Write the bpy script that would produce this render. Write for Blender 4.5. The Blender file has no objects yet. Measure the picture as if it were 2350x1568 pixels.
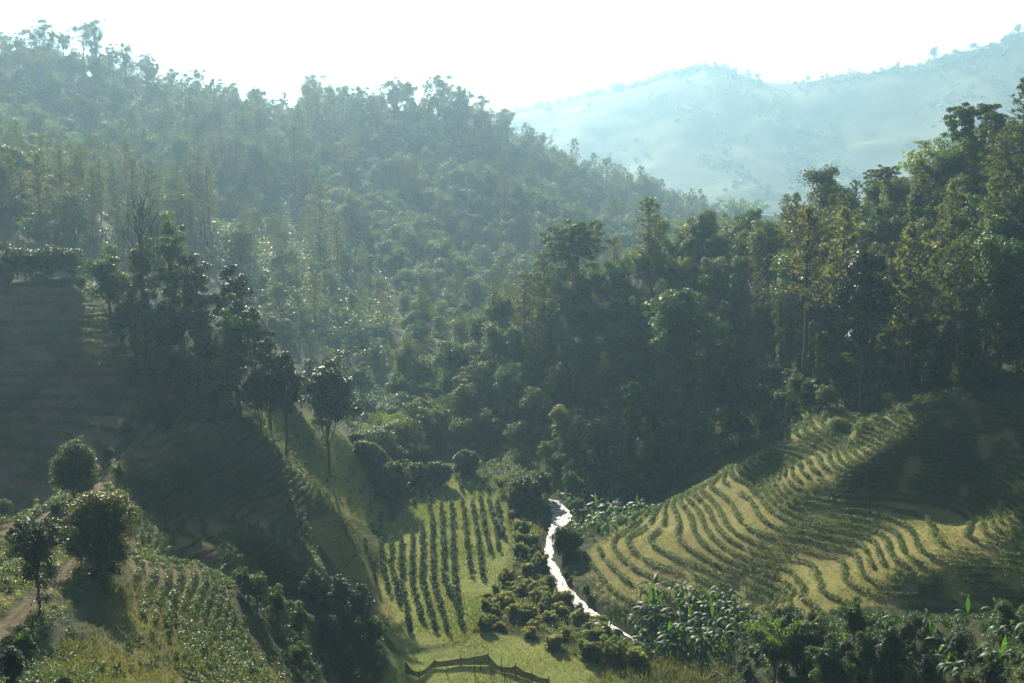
import bpy, math, random
import numpy as np
R = math.radians
SC = bpy.context.scene

# ---------------------------------------------------------------- camera, sky, sun, exposure
CAM_Z, PITCH, FPX = 85.0, 9.0, 2836.0          # focal length in units of a 2350 px wide picture
cam_d = bpy.data.cameras.new('camera'); cam = bpy.data.objects.new('camera', cam_d)
SC.collection.objects.link(cam); SC.camera = cam
cam.location = (0, 0, CAM_Z); cam.rotation_euler = (R(90 - PITCH), 0, 0)
cam_d.sensor_width = 36; cam_d.lens = 36 * FPX / 2350; cam_d.clip_end = 14000; cam_d.clip_start = 1

SUN_EL, SUN_AZ = 25.0, -15.0                    # azimuth from +Y towards +X
wd = bpy.data.worlds.new('World'); SC.world = wd; wd.use_nodes = True
nt = wd.node_tree; nt.nodes.clear()
N = nt.nodes.new; L = nt.links.new
wo = N('ShaderNodeOutputWorld'); bg = N('ShaderNodeBackground'); sky = N('ShaderNodeTexSky')
sky.sky_type = 'NISHITA'; sky.sun_disc = False; sky.sun_elevation = R(SUN_EL); sky.sun_rotation = R(SUN_AZ)
sky.air_density = 1.0; sky.dust_density = .6
tc = N('ShaderNodeTexCoord'); mp = N('ShaderNodeMapping'); mp.inputs['Scale'].default_value = (1, 1, 4.5)
nz = N('ShaderNodeTexNoise'); nz.inputs['Scale'].default_value = 3.0; nz.inputs['Detail'].default_value = 5
cr = N('ShaderNodeValToRGB'); cr.color_ramp.elements[0].position = .30; cr.color_ramp.elements[1].position = .62
mx = N('ShaderNodeMix'); mx.data_type = 'RGBA'
cl = N('ShaderNodeRGB'); cl.outputs[0].default_value = (7, 6.6, 6.0, 1)   # bright thin cloud, gathered on the sun's side of the sky
L(tc.outputs['Generated'], mp.inputs[0]); L(mp.outputs[0], nz.inputs['Vector']); L(nz.outputs[0], cr.inputs[0])
cr.color_ramp.elements[0].color = (.72, .72, .72, 1)
sd = (math.sin(R(-10)) * math.cos(R(8)), math.cos(R(-10)) * math.cos(R(8)), math.sin(R(8)))
dt = N('ShaderNodeVectorMath'); dt.operation = 'DOT_PRODUCT'; dt.inputs[1].default_value = sd; L(tc.outputs['Generated'], dt.inputs[0])
mr = N('ShaderNodeMapRange'); mr.inputs['From Min'].default_value = .7; mr.inputs['From Max'].default_value = .93; mr.interpolation_type = 'SMOOTHSTEP'; L(dt.outputs['Value'], mr.inputs['Value'])
cm = N('ShaderNodeMath'); cm.operation = 'MULTIPLY'; L(mr.outputs[0], cm.inputs[1]); L(cr.outputs[0], cm.inputs[0])
L(cm.outputs[0], mx.inputs[0]); L(sky.outputs[0], mx.inputs[6]); L(cl.outputs[0], mx.inputs[7])
L(mx.outputs[2], bg.inputs[0]); bg.inputs[1].default_value = .05; L(bg.outputs[0], wo.inputs[0])

sun_d = bpy.data.lights.new('sun', 'SUN'); sun = bpy.data.objects.new('sun', sun_d); SC.collection.objects.link(sun)
sun_d.energy = 5.0; sun_d.angle = R(.55); sun_d.color = (1, .91, .72)
sun.rotation_euler = (R(90 - SUN_EL), 0, R(180 - SUN_AZ))
sun.location = (-150, 500, 400)
SC.view_settings.view_transform = 'Standard'; SC.view_settings.look = 'None'
SC.view_settings.gamma = 1; SC.view_settings.exposure = 1.36
cy = SC.cycles
cy.max_bounces = 4; cy.diffuse_bounces = 2; cy.glossy_bounces = 2; cy.transmission_bounces = 2; cy.volume_bounces = 1
cy.transparent_max_bounces = 4; cy.use_denoising = True; cy.denoiser = 'OPENIMAGEDENOISE'
cy.sample_clamp_indirect = 4; cy.sample_clamp_direct = 8; cy.caustics_reflective = False; cy.caustics_refractive = False
cy.use_adaptive_sampling = True; cy.adaptive_threshold = .02
SC.render.use_persistent_data = False

# ---------------------------------------------------------------- picture <-> world
CP, SP = math.cos(R(PITCH)), math.sin(R(PITCH))
def ray(px, py):
    u = (np.asarray(px, float) - 1175) / FPX; v = -(np.asarray(py, float) - 784) / FPX
    return u, CP + v * SP, -SP + v * CP
def atY(px, py, Y):
    u, dy, dz = ray(px, py); t = Y / dy
    return (u * t, Y, CAM_Z + dz * t)
def atZ(px, py, Z):
    u, dy, dz = ray(px, py); t = (Z - CAM_Z) / dz
    return (u * t, dy * t, Z)
def proj(x, y, z):
    x = np.asarray(x, float); y = np.asarray(y, float); h = np.asarray(z, float) - CAM_Z
    d = y * CP - h * SP; up = y * SP + h * CP
    return 1175 + FPX * x / d, 784 - FPX * up / d, d

# ---------------------------------------------------------------- terrain: a smooth surface through surveyed points
pts = []
def Y_(lst):
    for px, py, Y in lst: pts.append(atY(px, py, Y))
def Z_(z, lst, k=.5737):
    for px, py in lst: pts.append(atZ(px * k, py * k, z))
def W_(lst): pts.extend(lst)
# contours of the tea terraces on the right, read in picture pixels (4096 wide)
CONT = {
 26.5: [(3357,1661),(3445,1684),(3510,1703),(3598,1738),(3690,1757),(3809,1764),(3962,1780),(4096,1795)],
 23.0: [(3319,1699),(3380,1715),(3426,1741),(3445,1780),(3479,1803),(3541,1818),(3656,1830),(3809,1841),(3943,1872),(4039,1906),(4096,1937)],
 20.5: [(3225,1745),(3296,1768),(3349,1799),(3368,1833),(3395,1856),(3464,1872),(3560,1874),(3694,1883),(3809,1891),(3862,1899),(3924,1918),(3962,1952),(4000,1983),(4096,2040)],
 18.0: [(3108,1799),(3196,1818),(3246,1841),(3261,1876),(3296,1895),(3357,1918),(3441,1929),(3502,1929),(3617,1937),(3713,1948),(3793,1956),(3866,1971),(3924,2006),(3962,2033),(4000,2063),(4096,2098)],
 14.5: [(3020,1845),(3097,1883),(3112,1925),(3143,1964),(3204,1990),(3265,1998),(3430,2025),(3583,2048),(3640,2056),(3680,2070),(3708,2094),(3732,2135),(3770,2180),(3839,2203),(3962,2215),(4096,2234)],
 11.5: [(2932,1879),(2975,1925),(3009,1950),(3045,1985),(3070,2020),(3110,2055),(3196,2095),(3280,2112),(3349,2124),(3464,2144),(3502,2165),(3520,2203),(3552,2264),(3617,2295),(3694,2314),(3850,2330),(4096,2350)],
 9.3: [(2817,1955),(2867,2002),(2897,2044),(2920,2086),(2959,2124),(3009,2150),(3066,2165),(3200,2176),(3253,2192),(3349,2215),(3395,2235),(3413,2280),(3433,2326),(3502,2356),(3700,2380),(4096,2420)],
 7.0: [(2737,2002),(2767,2033),(2794,2079),(2809,2124),(2829,2153),(2874,2196),(2951,2241),(3028,2264),(3120,2290),(3165,2330),(3177,2395),(3230,2440)],
 4.3: [(2526,2161),(2549,2203),(2600,2240),(2680,2270),(2760,2290),(2860,2330),(2950,2355),(3030,2385),(3090,2410)],
 1.6: [(2334,2230),(2377,2287),(2426,2356),(2491,2406),(2560,2440)],
}
for z, l in CONT.items(): Z_(z, l)
# contours of the tea mound on the left (crop origin 400,1700, scale 2.611)
MND = {
 31.0: [(1230,260),(900,420),(600,560),(250,740)],
 28.6: [(1350,410),(1000,520),(700,680),(450,790),(370,870),(400,960),(430,1080),(410,1250),(380,1400)],
 26.6: [(1570,400),(1300,530),(1000,650),(700,790),(540,880),(520,990),(580,1130),(560,1280),(480,1400),(420,1560)],
 23.6: [(1670,620),(1450,700),(1250,820),(1050,960),(1000,1060),(1080,1180),(1110,1330),(900,1400),(780,1560)],
 20.2: [(1930,860),(1750,930),(1620,1000),(1600,1100),(1650,1230),(1560,1460),(1500,1560)],
 17.4: [(2000,1120),(2030,1250),(2080,1400),(2100,1567)],
}
for z, l in MND.items(): Z_(z, [(400 + x / 2.611, 1700 + y / 2.611) for x, y in l])
# valley floor
Z_(0, [(880,1250),(880,1400),(1000,1110),(1000,1250),(1000,1400),(1170,1120),(1180,1300),(1100,1060),(1000,1470),(920,1500),
       (1250,1150),(1240,1240),(1290,1370),(1390,1430),(1150,1470),(1300,1500),(1500,1480),(1000,1568),(1200,1568),(1400,1568),(1050,1020)], 1)
Z_(1.2, [(1600,1500),(1650,1560),(900,1120),(1300,1130)], 1)
Y_([(1500,1050,310),(1300,1060,310),(1700,950,310),(1900,850,300),(2100,800,290),(2350,850,255),(2200,900,260),
    (1500,850,350),(1300,850,360),(1100,900,370),(950,960,380),(1900,650,345),(1700,750,345),(2200,600,310),(2350,500,295),
    (1500,600,400),(1300,680,400),(1150,780,405),(950,900,410),(1700,560,405),(1900,530,395),(2050,470,370),(2200,400,350),(2350,340,335),(2500,300,330),
    (2450,900,240),(2500,700,270),(1480,1170,292),(1650,1080,290)])
W_([(30,480,14),(120,470,30),(200,440,58),(80,560,12),(230,540,35),(120,640,8),(300,640,25),(300,420,80),(360,300,100),(330,520,55),(600,300,120),(600,550,90)])
# wooded hill behind
def far_y(Y): return Y if Y < 460 else 430 + (Y - 430) * 4.2
for _p in [(0,190,540),(100,172,540),(300,215,550),(450,275,560),(650,330,580),(800,310,580),(950,305,570),(1100,335,580),(1300,415,600),(1450,465,620),(1600,520,640),(1750,575,650),
    (-300,180,540),(100,330,500),(300,380,500),(500,420,500),(700,440,520),(900,450,530),(1100,480,530),(1300,520,560),(1500,560,580),
    (600,560,470),(800,600,480),(1000,620,490),(1200,640,500)]: Y_([(_p[0], _p[1], far_y(_p[2]))])
Y_([(700,680,490),(850,750,480),(1000,780,510),(900,835,450),(1100,760,540),
    (0,430,440),(150,470,440),(280,530,445),(400,520,510),(0,600,350),(-200,560,350),(-200,400,440)])
W_([(-700,1250,85),(-450,1250,85),(-220,1270,65),(-60,1270,50),(100,1290,20),(350,1450,-10),(-640,1500,40),(-200,1500,30),(100,1500,0),(600,1500,-10),(750,1300,0),(500,900,20),(700,900,40),(300,800,15),
    (-140,520,56),(-230,520,72),(20,440,6),(60,445,16)])
# left hill of tea, track, foreground slopes
Y_([(0,650,280),(180,640,278),(0,851,243),(281,820,246),(0,1000,226),(0,1100,213),(0,1200,196),(0,1300,162),(0,1450,117),(200,700,265),(350,760,262),(500,850,258),
    (640,930,260),(700,965,265),(757,1080,265),(850,1140,280),(800,1010,290),(600,1000,238),(700,1100,235),(780,1200,232),(850,1300,235),(800,1370,213),
    (300,900,237),(200,1000,222),(130,1100,211),(400,980,218),(300,1050,203),(230,1090,200),(190,1270,159),(90,1370,133),(280,1270,160),
    (90,1190,192),(200,1568,103),(450,1568,127),(700,1568,156),(880,1568,181),(500,1400,157),(650,1450,188),(300,1400,141),(450,1300,168),(0,1568,92),(740,1340,197),(620,1350,196),
    (-200,900,235),(-200,1200,185),(-200,650,280)])
W_([(-45,322,5),(-80,330,14),(-130,330,42),(-30,340,2),(-60,390,8),(-250,200,60),(-250,320,75),(-400,200,90),(-400,400,110),(-480,640,135),(-800,300,130),(-800,700,150),(-800,1300,80)])
# bottom right gully and the bank above it
Z_(14.0, [(2050,1460),(2200,1560)], 1); Z_(24, [(2350,1500)], 1); Z_(8, [(1850,1480)], 1); Z_(6, [(1800,1568)], 1); Z_(26, [(2500,1350)], 1)
W_([(0,0,83),(0,30,66),(0,70,42),(0,110,18),(0,145,5),(40,100,24),(80,100,34),(-40,30,64),(-60,90,41),(40,30,62),(120,60,60),(-120,60,62),(-90,0,82),(90,0,80),
    (150,120,44),(150,200,44),(160,260,52),(250,100,75),(260,250,85),(-200,60,80),(0,-60,90),(200,-60,95),(-200,-60,95),(400,0,110),(-400,0,110),(400,200,110),(50,145,6)])
P = np.array(pts, float)
# drop near-duplicates so the fit stays smooth
keep = []
for i, p in enumerate(P):
    if all((p[0]-P[j][0])**2 + (p[1]-P[j][1])**2 > 1.2**2 for j in keep): keep.append(i)
P = P[keep]; PX = P[:, :2] / 100.0
def phi(d2): return .5 * d2 * np.log(np.maximum(d2, 1e-12))
d2 = ((PX[:, None] - PX[None]) ** 2).sum(2); n_ = len(P)
A = np.zeros((n_ + 3, n_ + 3)); A[:n_, :n_] = phi(d2) + np.eye(n_) * 1e-4
A[:n_, n_] = 1; A[:n_, n_+1:] = PX; A[n_:, :n_] = A[:n_, n_:].T
wts = np.linalg.solve(A, np.concatenate([P[:, 2], np.zeros(3)]))
def tps(x, y):
    x = np.asarray(x, float).ravel() / 100; y = np.asarray(y, float).ravel() / 100
    out = np.empty_like(x)
    for s in range(0, len(x), 20000):
        a, b = x[s:s+20000], y[s:s+20000]
        d = (a[:, None] - PX[None, :, 0]) ** 2 + (b[:, None] - PX[None, :, 1]) ** 2
        out[s:s+20000] = phi(d) @ wts[:n_] + wts[n_] + wts[n_+1] * a + wts[n_+2] * b
    return out
rng = np.random.default_rng(7)
LAT = rng.random((256, 256))
def vnoise(x, y):
    xi = np.floor(x).astype(int); yi = np.floor(y).astype(int); fx = x - xi; fy = y - yi
    fx = fx*fx*(3-2*fx); fy = fy*fy*(3-2*fy)
    g = lambda a, b: LAT[a % 256, b % 256]
    return (g(xi,yi)*(1-fx)+g(xi+1,yi)*fx)*(1-fy)+(g(xi,yi+1)*(1-fx)+g(xi+1,yi+1)*fx)*fy - .5
def fbm(x, y, s, o=4):
    r = 0; a = 1
    for k in range(o): r = r + a * vnoise(x/s*2**k + 17.3*k, y/s*2**k + 5.1*k); a *= .5
    return r
def inpoly(x, y, poly):
    c = np.zeros(np.shape(x), bool); n = len(poly)
    for i in range(n):
        x1, y1 = poly[i]; x2, y2 = poly[(i+1) % n]
        if y1 == y2: continue
        m = ((y1 > y) != (y2 > y)) & (x < (x2-x1)*(y-y1)/(y2-y1) + x1); c ^= m
    return c
def axis(segs):
    a = [segs[0][0]]
    for lo, hi, st in segs:
        k = max(1, round((hi-lo)/st)); a += list(lo + (hi-lo) * (np.arange(k)+1) / k)
    return np.array(a)
GX = axis([(-820,-460,9),(-460,-200,4),(-200,-128,1.5),(-128,115,.42),(115,200,2),(200,460,4),(460,820,9)])
GY = axis([(-60,80,4),(80,125,1),(125,300,.42),(300,420,1.3),(420,1150,3),(1150,1500,7)])
XX, YY = np.meshgrid(GX, GY)
ZS = tps(XX, YY).reshape(XX.shape)               # smooth ground
PXX, PYY, _ = proj(XX, YY, ZS)
def smoothmask(poly, cond=None):
    m = inpoly(PXX, PYY, poly)
    if cond is not None: m &= cond
    m = m.astype(float)
    for _ in range(3):
        m[1:-1, 1:-1] = (m[:-2, 1:-1] + m[2:, 1:-1] + m[1:-1, :-2] + m[1:-1, 2:] + 2*m[1:-1, 1:-1]) / 6
    return m
TEA_R = [(1335,1275),(1480,1170),(1640,1065),(1760,1000),(1900,945),(2100,955),(2250,930),(2500,960),(2500,1420),(2120,1385),(1930,1395),(1830,1420),(1680,1390),(1480,1420),(1400,1370)]
TEA_M = [(395,975),(600,955),(700,1010),(745,1130),(700,1180),(745,1330),(640,1350),(530,1330),(540,1420),(640,1568),(600,1640),(430,1640),(400,1450),(320,1420),(290,1260),(230,1200),(235,1080)]
TEA_L = [(-60,655),(150,660),(260,720),(420,830),(420,900),(330,960),(240,1050),(150,1150),(150,1240),(60,1350),(0,1410),(-60,1430)]
mR = smoothmask(TEA_R, (YY > 150) & (YY < 300)); mM = smoothmask(TEA_M, (YY > 105) & (YY < 240)); mL = smoothmask(TEA_L, (YY > 120) & (YY < 285))
FIELD = [(862,1300),(885,1225),(960,1120),(1030,1085),(1120,1100),(1165,1130),(1175,1290),(1120,1420),(1075,1470),(920,1500),(880,1440)]
mF = smoothmask(FIELD, (YY > 190) & (YY < 330))
RIV = [(1205,1085),(1262,1130),(1292,1180),(1262,1240),(1258,1275),(1290,1345),(1330,1385),(1398,1430),(1480,1475),(1600,1540)]
riv = np.array([atZ(a, b, 0)[:2] for a, b in RIV])
def polydist(x, y, pl):
    d = np.full(np.shape(x), 1e9)
    for i in range(len(pl)-1):
        a, b = pl[i], pl[i+1]; ab = b - a; t = np.clip(((x-a[0])*ab[0] + (y-a[1])*ab[1]) / (ab @ ab), 0, 1)
        d = np.minimum(d, np.hypot(x-a[0]-t*ab[0], y-a[1]-t*ab[1]))
    return d
dR = polydist(XX, YY, riv)
floor_m = np.clip(1 - np.abs(ZS) / 2.5, 0, 1) * ((YY > 185) & (YY < 340))
ZS = ZS * (1 - np.maximum(mF, 0) * .95)
def terr(z, s, fr):
    k = z / s; f = np.floor(k); t = k - f
    t = np.clip((t - fr) / (1 - fr), 0, 1); t = t*t*(3-2*t)
    return s * (f + .12 * (k - f) + .88 * t)
SR, SM, SL = .8, .86, 1.65
Z = ZS.copy()
Z += mR * (terr(ZS, SR, .35) - ZS) * .62; Z += mM * (terr(ZS, SM, .45) - ZS) * .8; Z += mL * (terr(ZS, SL, .45) - ZS) * .85
crop = np.maximum(np.maximum(mR, mM), np.maximum(mL, mF))
far = np.clip((YY - 330) / 60, 0, 1)
Z += far * (5.5 * fbm(XX, YY, 60) + 1.5 * fbm(XX, YY, 9, 2))
Z += (1 - far) * (1 - crop) * (.9 * fbm(XX, YY, 9, 3)) * np.clip(np.abs(ZS) / 3, .25, 1)
Z += .16 * fbm(XX, YY, 1.6, 3)
Z -= 1.3 * np.exp(-(dR / 2.6) ** 4) * ((YY > 150) & (YY < 335))
# cart track
TRK = [(350,975),(300,1030),(236,1095),(200,1170),(196,1270),(150,1320),(90,1372),(40,1415),(-20,1470),(-80,1530)]
def bil(G, x, y):
    x = np.asarray(x, float); y = np.asarray(y, float)
    i = np.clip(np.searchsorted(GX, x) - 1, 0, len(GX)-2); j = np.clip(np.searchsorted(GY, y) - 1, 0, len(GY)-2)
    fx = np.clip((x - GX[i]) / (GX[i+1]-GX[i]), 0, 1); fy = np.clip((y - GY[j]) / (GY[j+1]-GY[j]), 0, 1)
    return (G[j,i]*(1-fx)+G[j,i+1]*fx)*(1-fy)+(G[j+1,i]*(1-fx)+G[j+1,i+1]*fx)*fy
def gz(x, y): return bil(Z, x, y)
TT = np.concatenate([np.arange(85, 330, .5), np.arange(330, 1500, 1.5)])
def hit(px, py, ymin=85, ymax=1500):
    """Where the line of sight through a picture point meets the ground."""
    u, dy, dz = ray(px, py); Ys = TT[(TT >= ymin) & (TT <= ymax)]
    x = u / dy * Ys; h = CAM_Z + dz / dy * Ys; g = gz(x, Ys)
    w = np.nonzero(h <= g)[0]
    k = w[0] if len(w) else int(np.argmin(h - g))
    return float(x[k]), float(Ys[k]), float(g[k])
trk = np.array([hit(a, b)[:2] for a, b in TRK])
dT = polydist(XX, YY, trk)
zt = bil(ZS, XX, YY)
track_m = np.clip(1.0 - dT / 1.0, 0, 1)
rut = np.exp(-((dT - .5) / .25) ** 2)
Z -= .12 * rut
# ---------------------------------------------------------------- helpers
def link(o, parent=None):
    SC.collection.objects.link(o)
    if parent is not None: o.parent = parent
    return o
def tag(o, label=None, cat=None, group=None, kind=None):
    if label: o['label'] = label
    if cat: o['category'] = cat
    if group: o['group'] = group
    if kind: o['kind'] = kind
    return o
def mesh(name, V, F, mats, mi=None, smooth=False, attrs=None):
    """One mesh from numpy arrays; F is a list of (k, n) index arrays."""
    me = bpy.data.meshes.new(name); V = np.asarray(V, np.float32)
    Fs = [np.asarray(f, np.int32) for f in F if len(f)]
    me.vertices.add(len(V)); me.vertices.foreach_set('co', V.ravel())
    tot = np.concatenate([np.full(len(f), f.shape[1], np.int32) for f in Fs]); idx = np.concatenate([f.ravel() for f in Fs])
    me.loops.add(len(idx)); me.loops.foreach_set('vertex_index', idx)
    me.polygons.add(len(tot)); me.polygons.foreach_set('loop_start', np.concatenate([[0], np.cumsum(tot)[:-1]]).astype(np.int32))
    me.polygons.foreach_set('loop_total', tot)
    if mi is not None: me.polygons.foreach_set('material_index', np.asarray(mi, np.int32))
    if smooth: me.polygons.foreach_set('use_smooth', np.ones(len(tot), bool))
    for m in (mats if isinstance(mats, (list, tuple)) else [mats]): me.materials.append(m)
    if attrs:
        for k, a in attrs.items():
            at = me.attributes.new(k, 'FLOAT_COLOR', 'POINT'); at.data.foreach_set('color', np.asarray(a, np.float32).ravel())
    me.update(); return me
def obj(name, me, parent=None, loc=None):
    o = bpy.data.objects.new(name, me); link(o, parent)
    if loc is not None: o.location = loc
    return o

# ---------------------------------------------------------------- materials
def newmat(name):
    m = bpy.data.materials.new(name); m.use_nodes = True; t = m.node_tree; t.nodes.clear()
    return m, t, t.nodes.new, t.links.new
def leaf_mat(name, base, warm, trans=.45, rough=.45, tr_col=None, scale=.35, spec=.5, vary=.2):
    m, t, N, L = newmat(name)
    out = N('ShaderNodeOutputMaterial'); pb = N('ShaderNodeBsdfPrincipled'); tl = N('ShaderNodeBsdfTranslucent'); mix = N('ShaderNodeMixShader')
    oi = N('ShaderNodeObjectInfo'); g = N('ShaderNodeNewGeometry'); nz = N('ShaderNodeTexNoise'); nz.inputs['Scale'].default_value = scale
    c = N('ShaderNodeTexCoord'); L(c.outputs['Object'], nz.inputs['Vector'])
    nz2 = N('ShaderNodeTexWhiteNoise'); nz2.noise_dimensions = '3D'
    L(g.outputs['Random Per Island'], nz2.inputs['Vector'])
    a = N('ShaderNodeMix'); a.data_type = 'RGBA'; a.inputs[6].default_value = (*base, 1); a.inputs[7].default_value = (*warm, 1)
    s = N('ShaderNodeMath'); s.operation = 'MULTIPLY_ADD'; s.inputs[1].default_value = .9; L(oi.outputs['Random'], s.inputs[0])
    s2 = N('ShaderNodeMath'); s2.operation = 'MULTIPLY_ADD'; s2.inputs[1].default_value = 1.4; s2.inputs[2].default_value = -.95; L(nz.outputs[0], s2.inputs[0])
    L(s2.outputs[0], s.inputs[2]); s.use_clamp = True; L(s.outputs[0], a.inputs[0])
    hs = N('ShaderNodeHueSaturation'); v = N('ShaderNodeMath'); v.operation = 'MULTIPLY_ADD'; v.inputs[1].default_value = vary * 2; v.inputs[2].default_value = 1 - vary
    L(g.outputs['Random Per Island'], v.inputs[0]); L(v.outputs[0], hs.inputs['Value']); L(a.outputs[2], hs.inputs['Color'])
    L(hs.outputs[0], pb.inputs['Base Color']); pb.inputs['Roughness'].default_value = rough; pb.inputs['Specular IOR Level'].default_value = spec
    tm = N('ShaderNodeMix'); tm.data_type = 'RGBA'; tm.blend_type = 'MULTIPLY'; tm.inputs[0].default_value = 1
    L(hs.outputs[0], tm.inputs[6]); tm.inputs[7].default_value = (*(tr_col or (2.2, 2.0, .7)), 1); L(tm.outputs[2], tl.inputs['Color'])
    mix.inputs[0].default_value = trans; L(pb.outputs[0], mix.inputs[1]); L(tl.outputs[0], mix.inputs[2]); L(mix.outputs[0], out.inputs['Surface'])
    return m
def solid(name, c1, c2, rough=.8, scale=3., bump=0.):
    m, t, N, L = newmat(name)
    out = N('ShaderNodeOutputMaterial'); pb = N('ShaderNodeBsdfPrincipled'); nz = N('ShaderNodeTexNoise'); nz.inputs['Scale'].default_value = scale; nz.inputs['Detail'].default_value = 6
    c = N('ShaderNodeTexCoord'); L(c.outputs['Object'], nz.inputs['Vector'])
    a = N('ShaderNodeMix'); a.data_type = 'RGBA'; a.inputs[6].default_value = (*c1, 1); a.inputs[7].default_value = (*c2, 1); L(nz.outputs[0], a.inputs[0])
    L(a.outputs[2], pb.inputs['Base Color']); pb.inputs['Roughness'].default_value = rough; pb.inputs['Specular IOR Level'].default_value = .2
    if bump:
        b = N('ShaderNodeBump'); b.inputs['Strength'].default_value = bump; b.inputs['Distance'].default_value = .1; L(nz.outputs[0], b.inputs['Height']); L(b.outputs[0], pb.inputs['Normal'])
    L(pb.outputs[0], out.inputs['Surface']); return m
M = {}
M['broad'] = leaf_mat('broad_leaves', (.026,.052,.014), (.06,.072,.02), .5, .5, tr_col=(2.9,2.7,1.0))
M['jungle'] = leaf_mat('vine_leaves', (.028,.058,.016), (.07,.085,.022), .5, .5, spec=.35, tr_col=(2.7,2.6,1.0))
M['pine'] = leaf_mat('pine_needles', (.035,.05,.02), (.075,.075,.034), .5, .5, tr_col=(3.2,3.0,1.5))
M['sunpine'] = leaf_mat('sunlit_pine_needles', (.042,.060,.020), (.078,.088,.034), .52, .5, tr_col=(3.4,3.1,1.5))  # lighter copy of pine_needles, sunlight on the crowns put into the leaf colour
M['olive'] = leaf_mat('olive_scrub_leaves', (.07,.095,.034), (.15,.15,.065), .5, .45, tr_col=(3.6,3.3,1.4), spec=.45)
M['bamboo'] = leaf_mat('bamboo_leaves', (.04,.075,.02), (.08,.105,.03), .55, .5, tr_col=(3.2,3.0,1.))
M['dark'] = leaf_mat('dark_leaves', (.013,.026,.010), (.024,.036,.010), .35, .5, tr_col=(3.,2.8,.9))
M['gold'] = leaf_mat('young_leaves', (.016,.034,.010), (.045,.05,.012), .45, .5, tr_col=(4.5,3.6,.8))
M['banana'] = leaf_mat('banana_leaf', (.025,.065,.02), (.05,.095,.03), .36, .5, tr_col=(3.2,3.6,.5), spec=.2, vary=.2)
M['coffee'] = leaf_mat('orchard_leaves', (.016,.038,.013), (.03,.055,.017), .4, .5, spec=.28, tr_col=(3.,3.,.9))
M['tea'] = leaf_mat('tea_leaves', (.035,.062,.02), (.07,.09,.032), .45, .5, spec=.35, tr_col=(3.2,3.,1.2))
M['grass'] = leaf_mat('grass_blades', (.11,.15,.035), (.23,.22,.07), .5, .6, tr_col=(1.7,1.6,.8), scale=.08)
M['reed'] = leaf_mat('reed_blades', (.055,.085,.025), (.15,.125,.05), .5, .55, tr_col=(1.7,1.6,.9), scale=.12)
M['bark'] = solid('bark', (.06,.045,.03), (.12,.095,.07), .85, 4, .4)
M['palebark'] = solid('pale_bark', (.16,.14,.11), (.28,.25,.2), .8, 4, .3)
M['stalk'] = solid('banana_stalk', (.08,.07,.03), (.12,.12,.05), .7, 5)
M['post'] = solid('weathered_wood', (.05,.035,.025), (.11,.08,.06), .85, 8)
M['net'] = solid('shade_net', (.02,.016,.014), (.07,.052,.04), .8, 2)
_t = M['net'].node_tree; _o = next(n for n in _t.nodes if n.type == 'OUTPUT_MATERIAL'); _p = next(n for n in _t.nodes if n.type == 'BSDF_PRINCIPLED')
_m = _t.nodes.new('ShaderNodeMixShader'); _q = _t.nodes.new('ShaderNodeBsdfTransparent'); _m.inputs[0].default_value = .12; _t.links.new(_p.outputs[0], _m.inputs[1]); _t.links.new(_q.outputs[0], _m.inputs[2]); _t.links.new(_m.outputs[0], _o.inputs['Surface'])
M['tin'] = solid('tin_roof', (.3,.3,.3), (.45,.42,.4), .35, 2)
M['wallboard'] = solid('board_wall', (.12,.08,.05), (.2,.15,.1), .8, 3)

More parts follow.
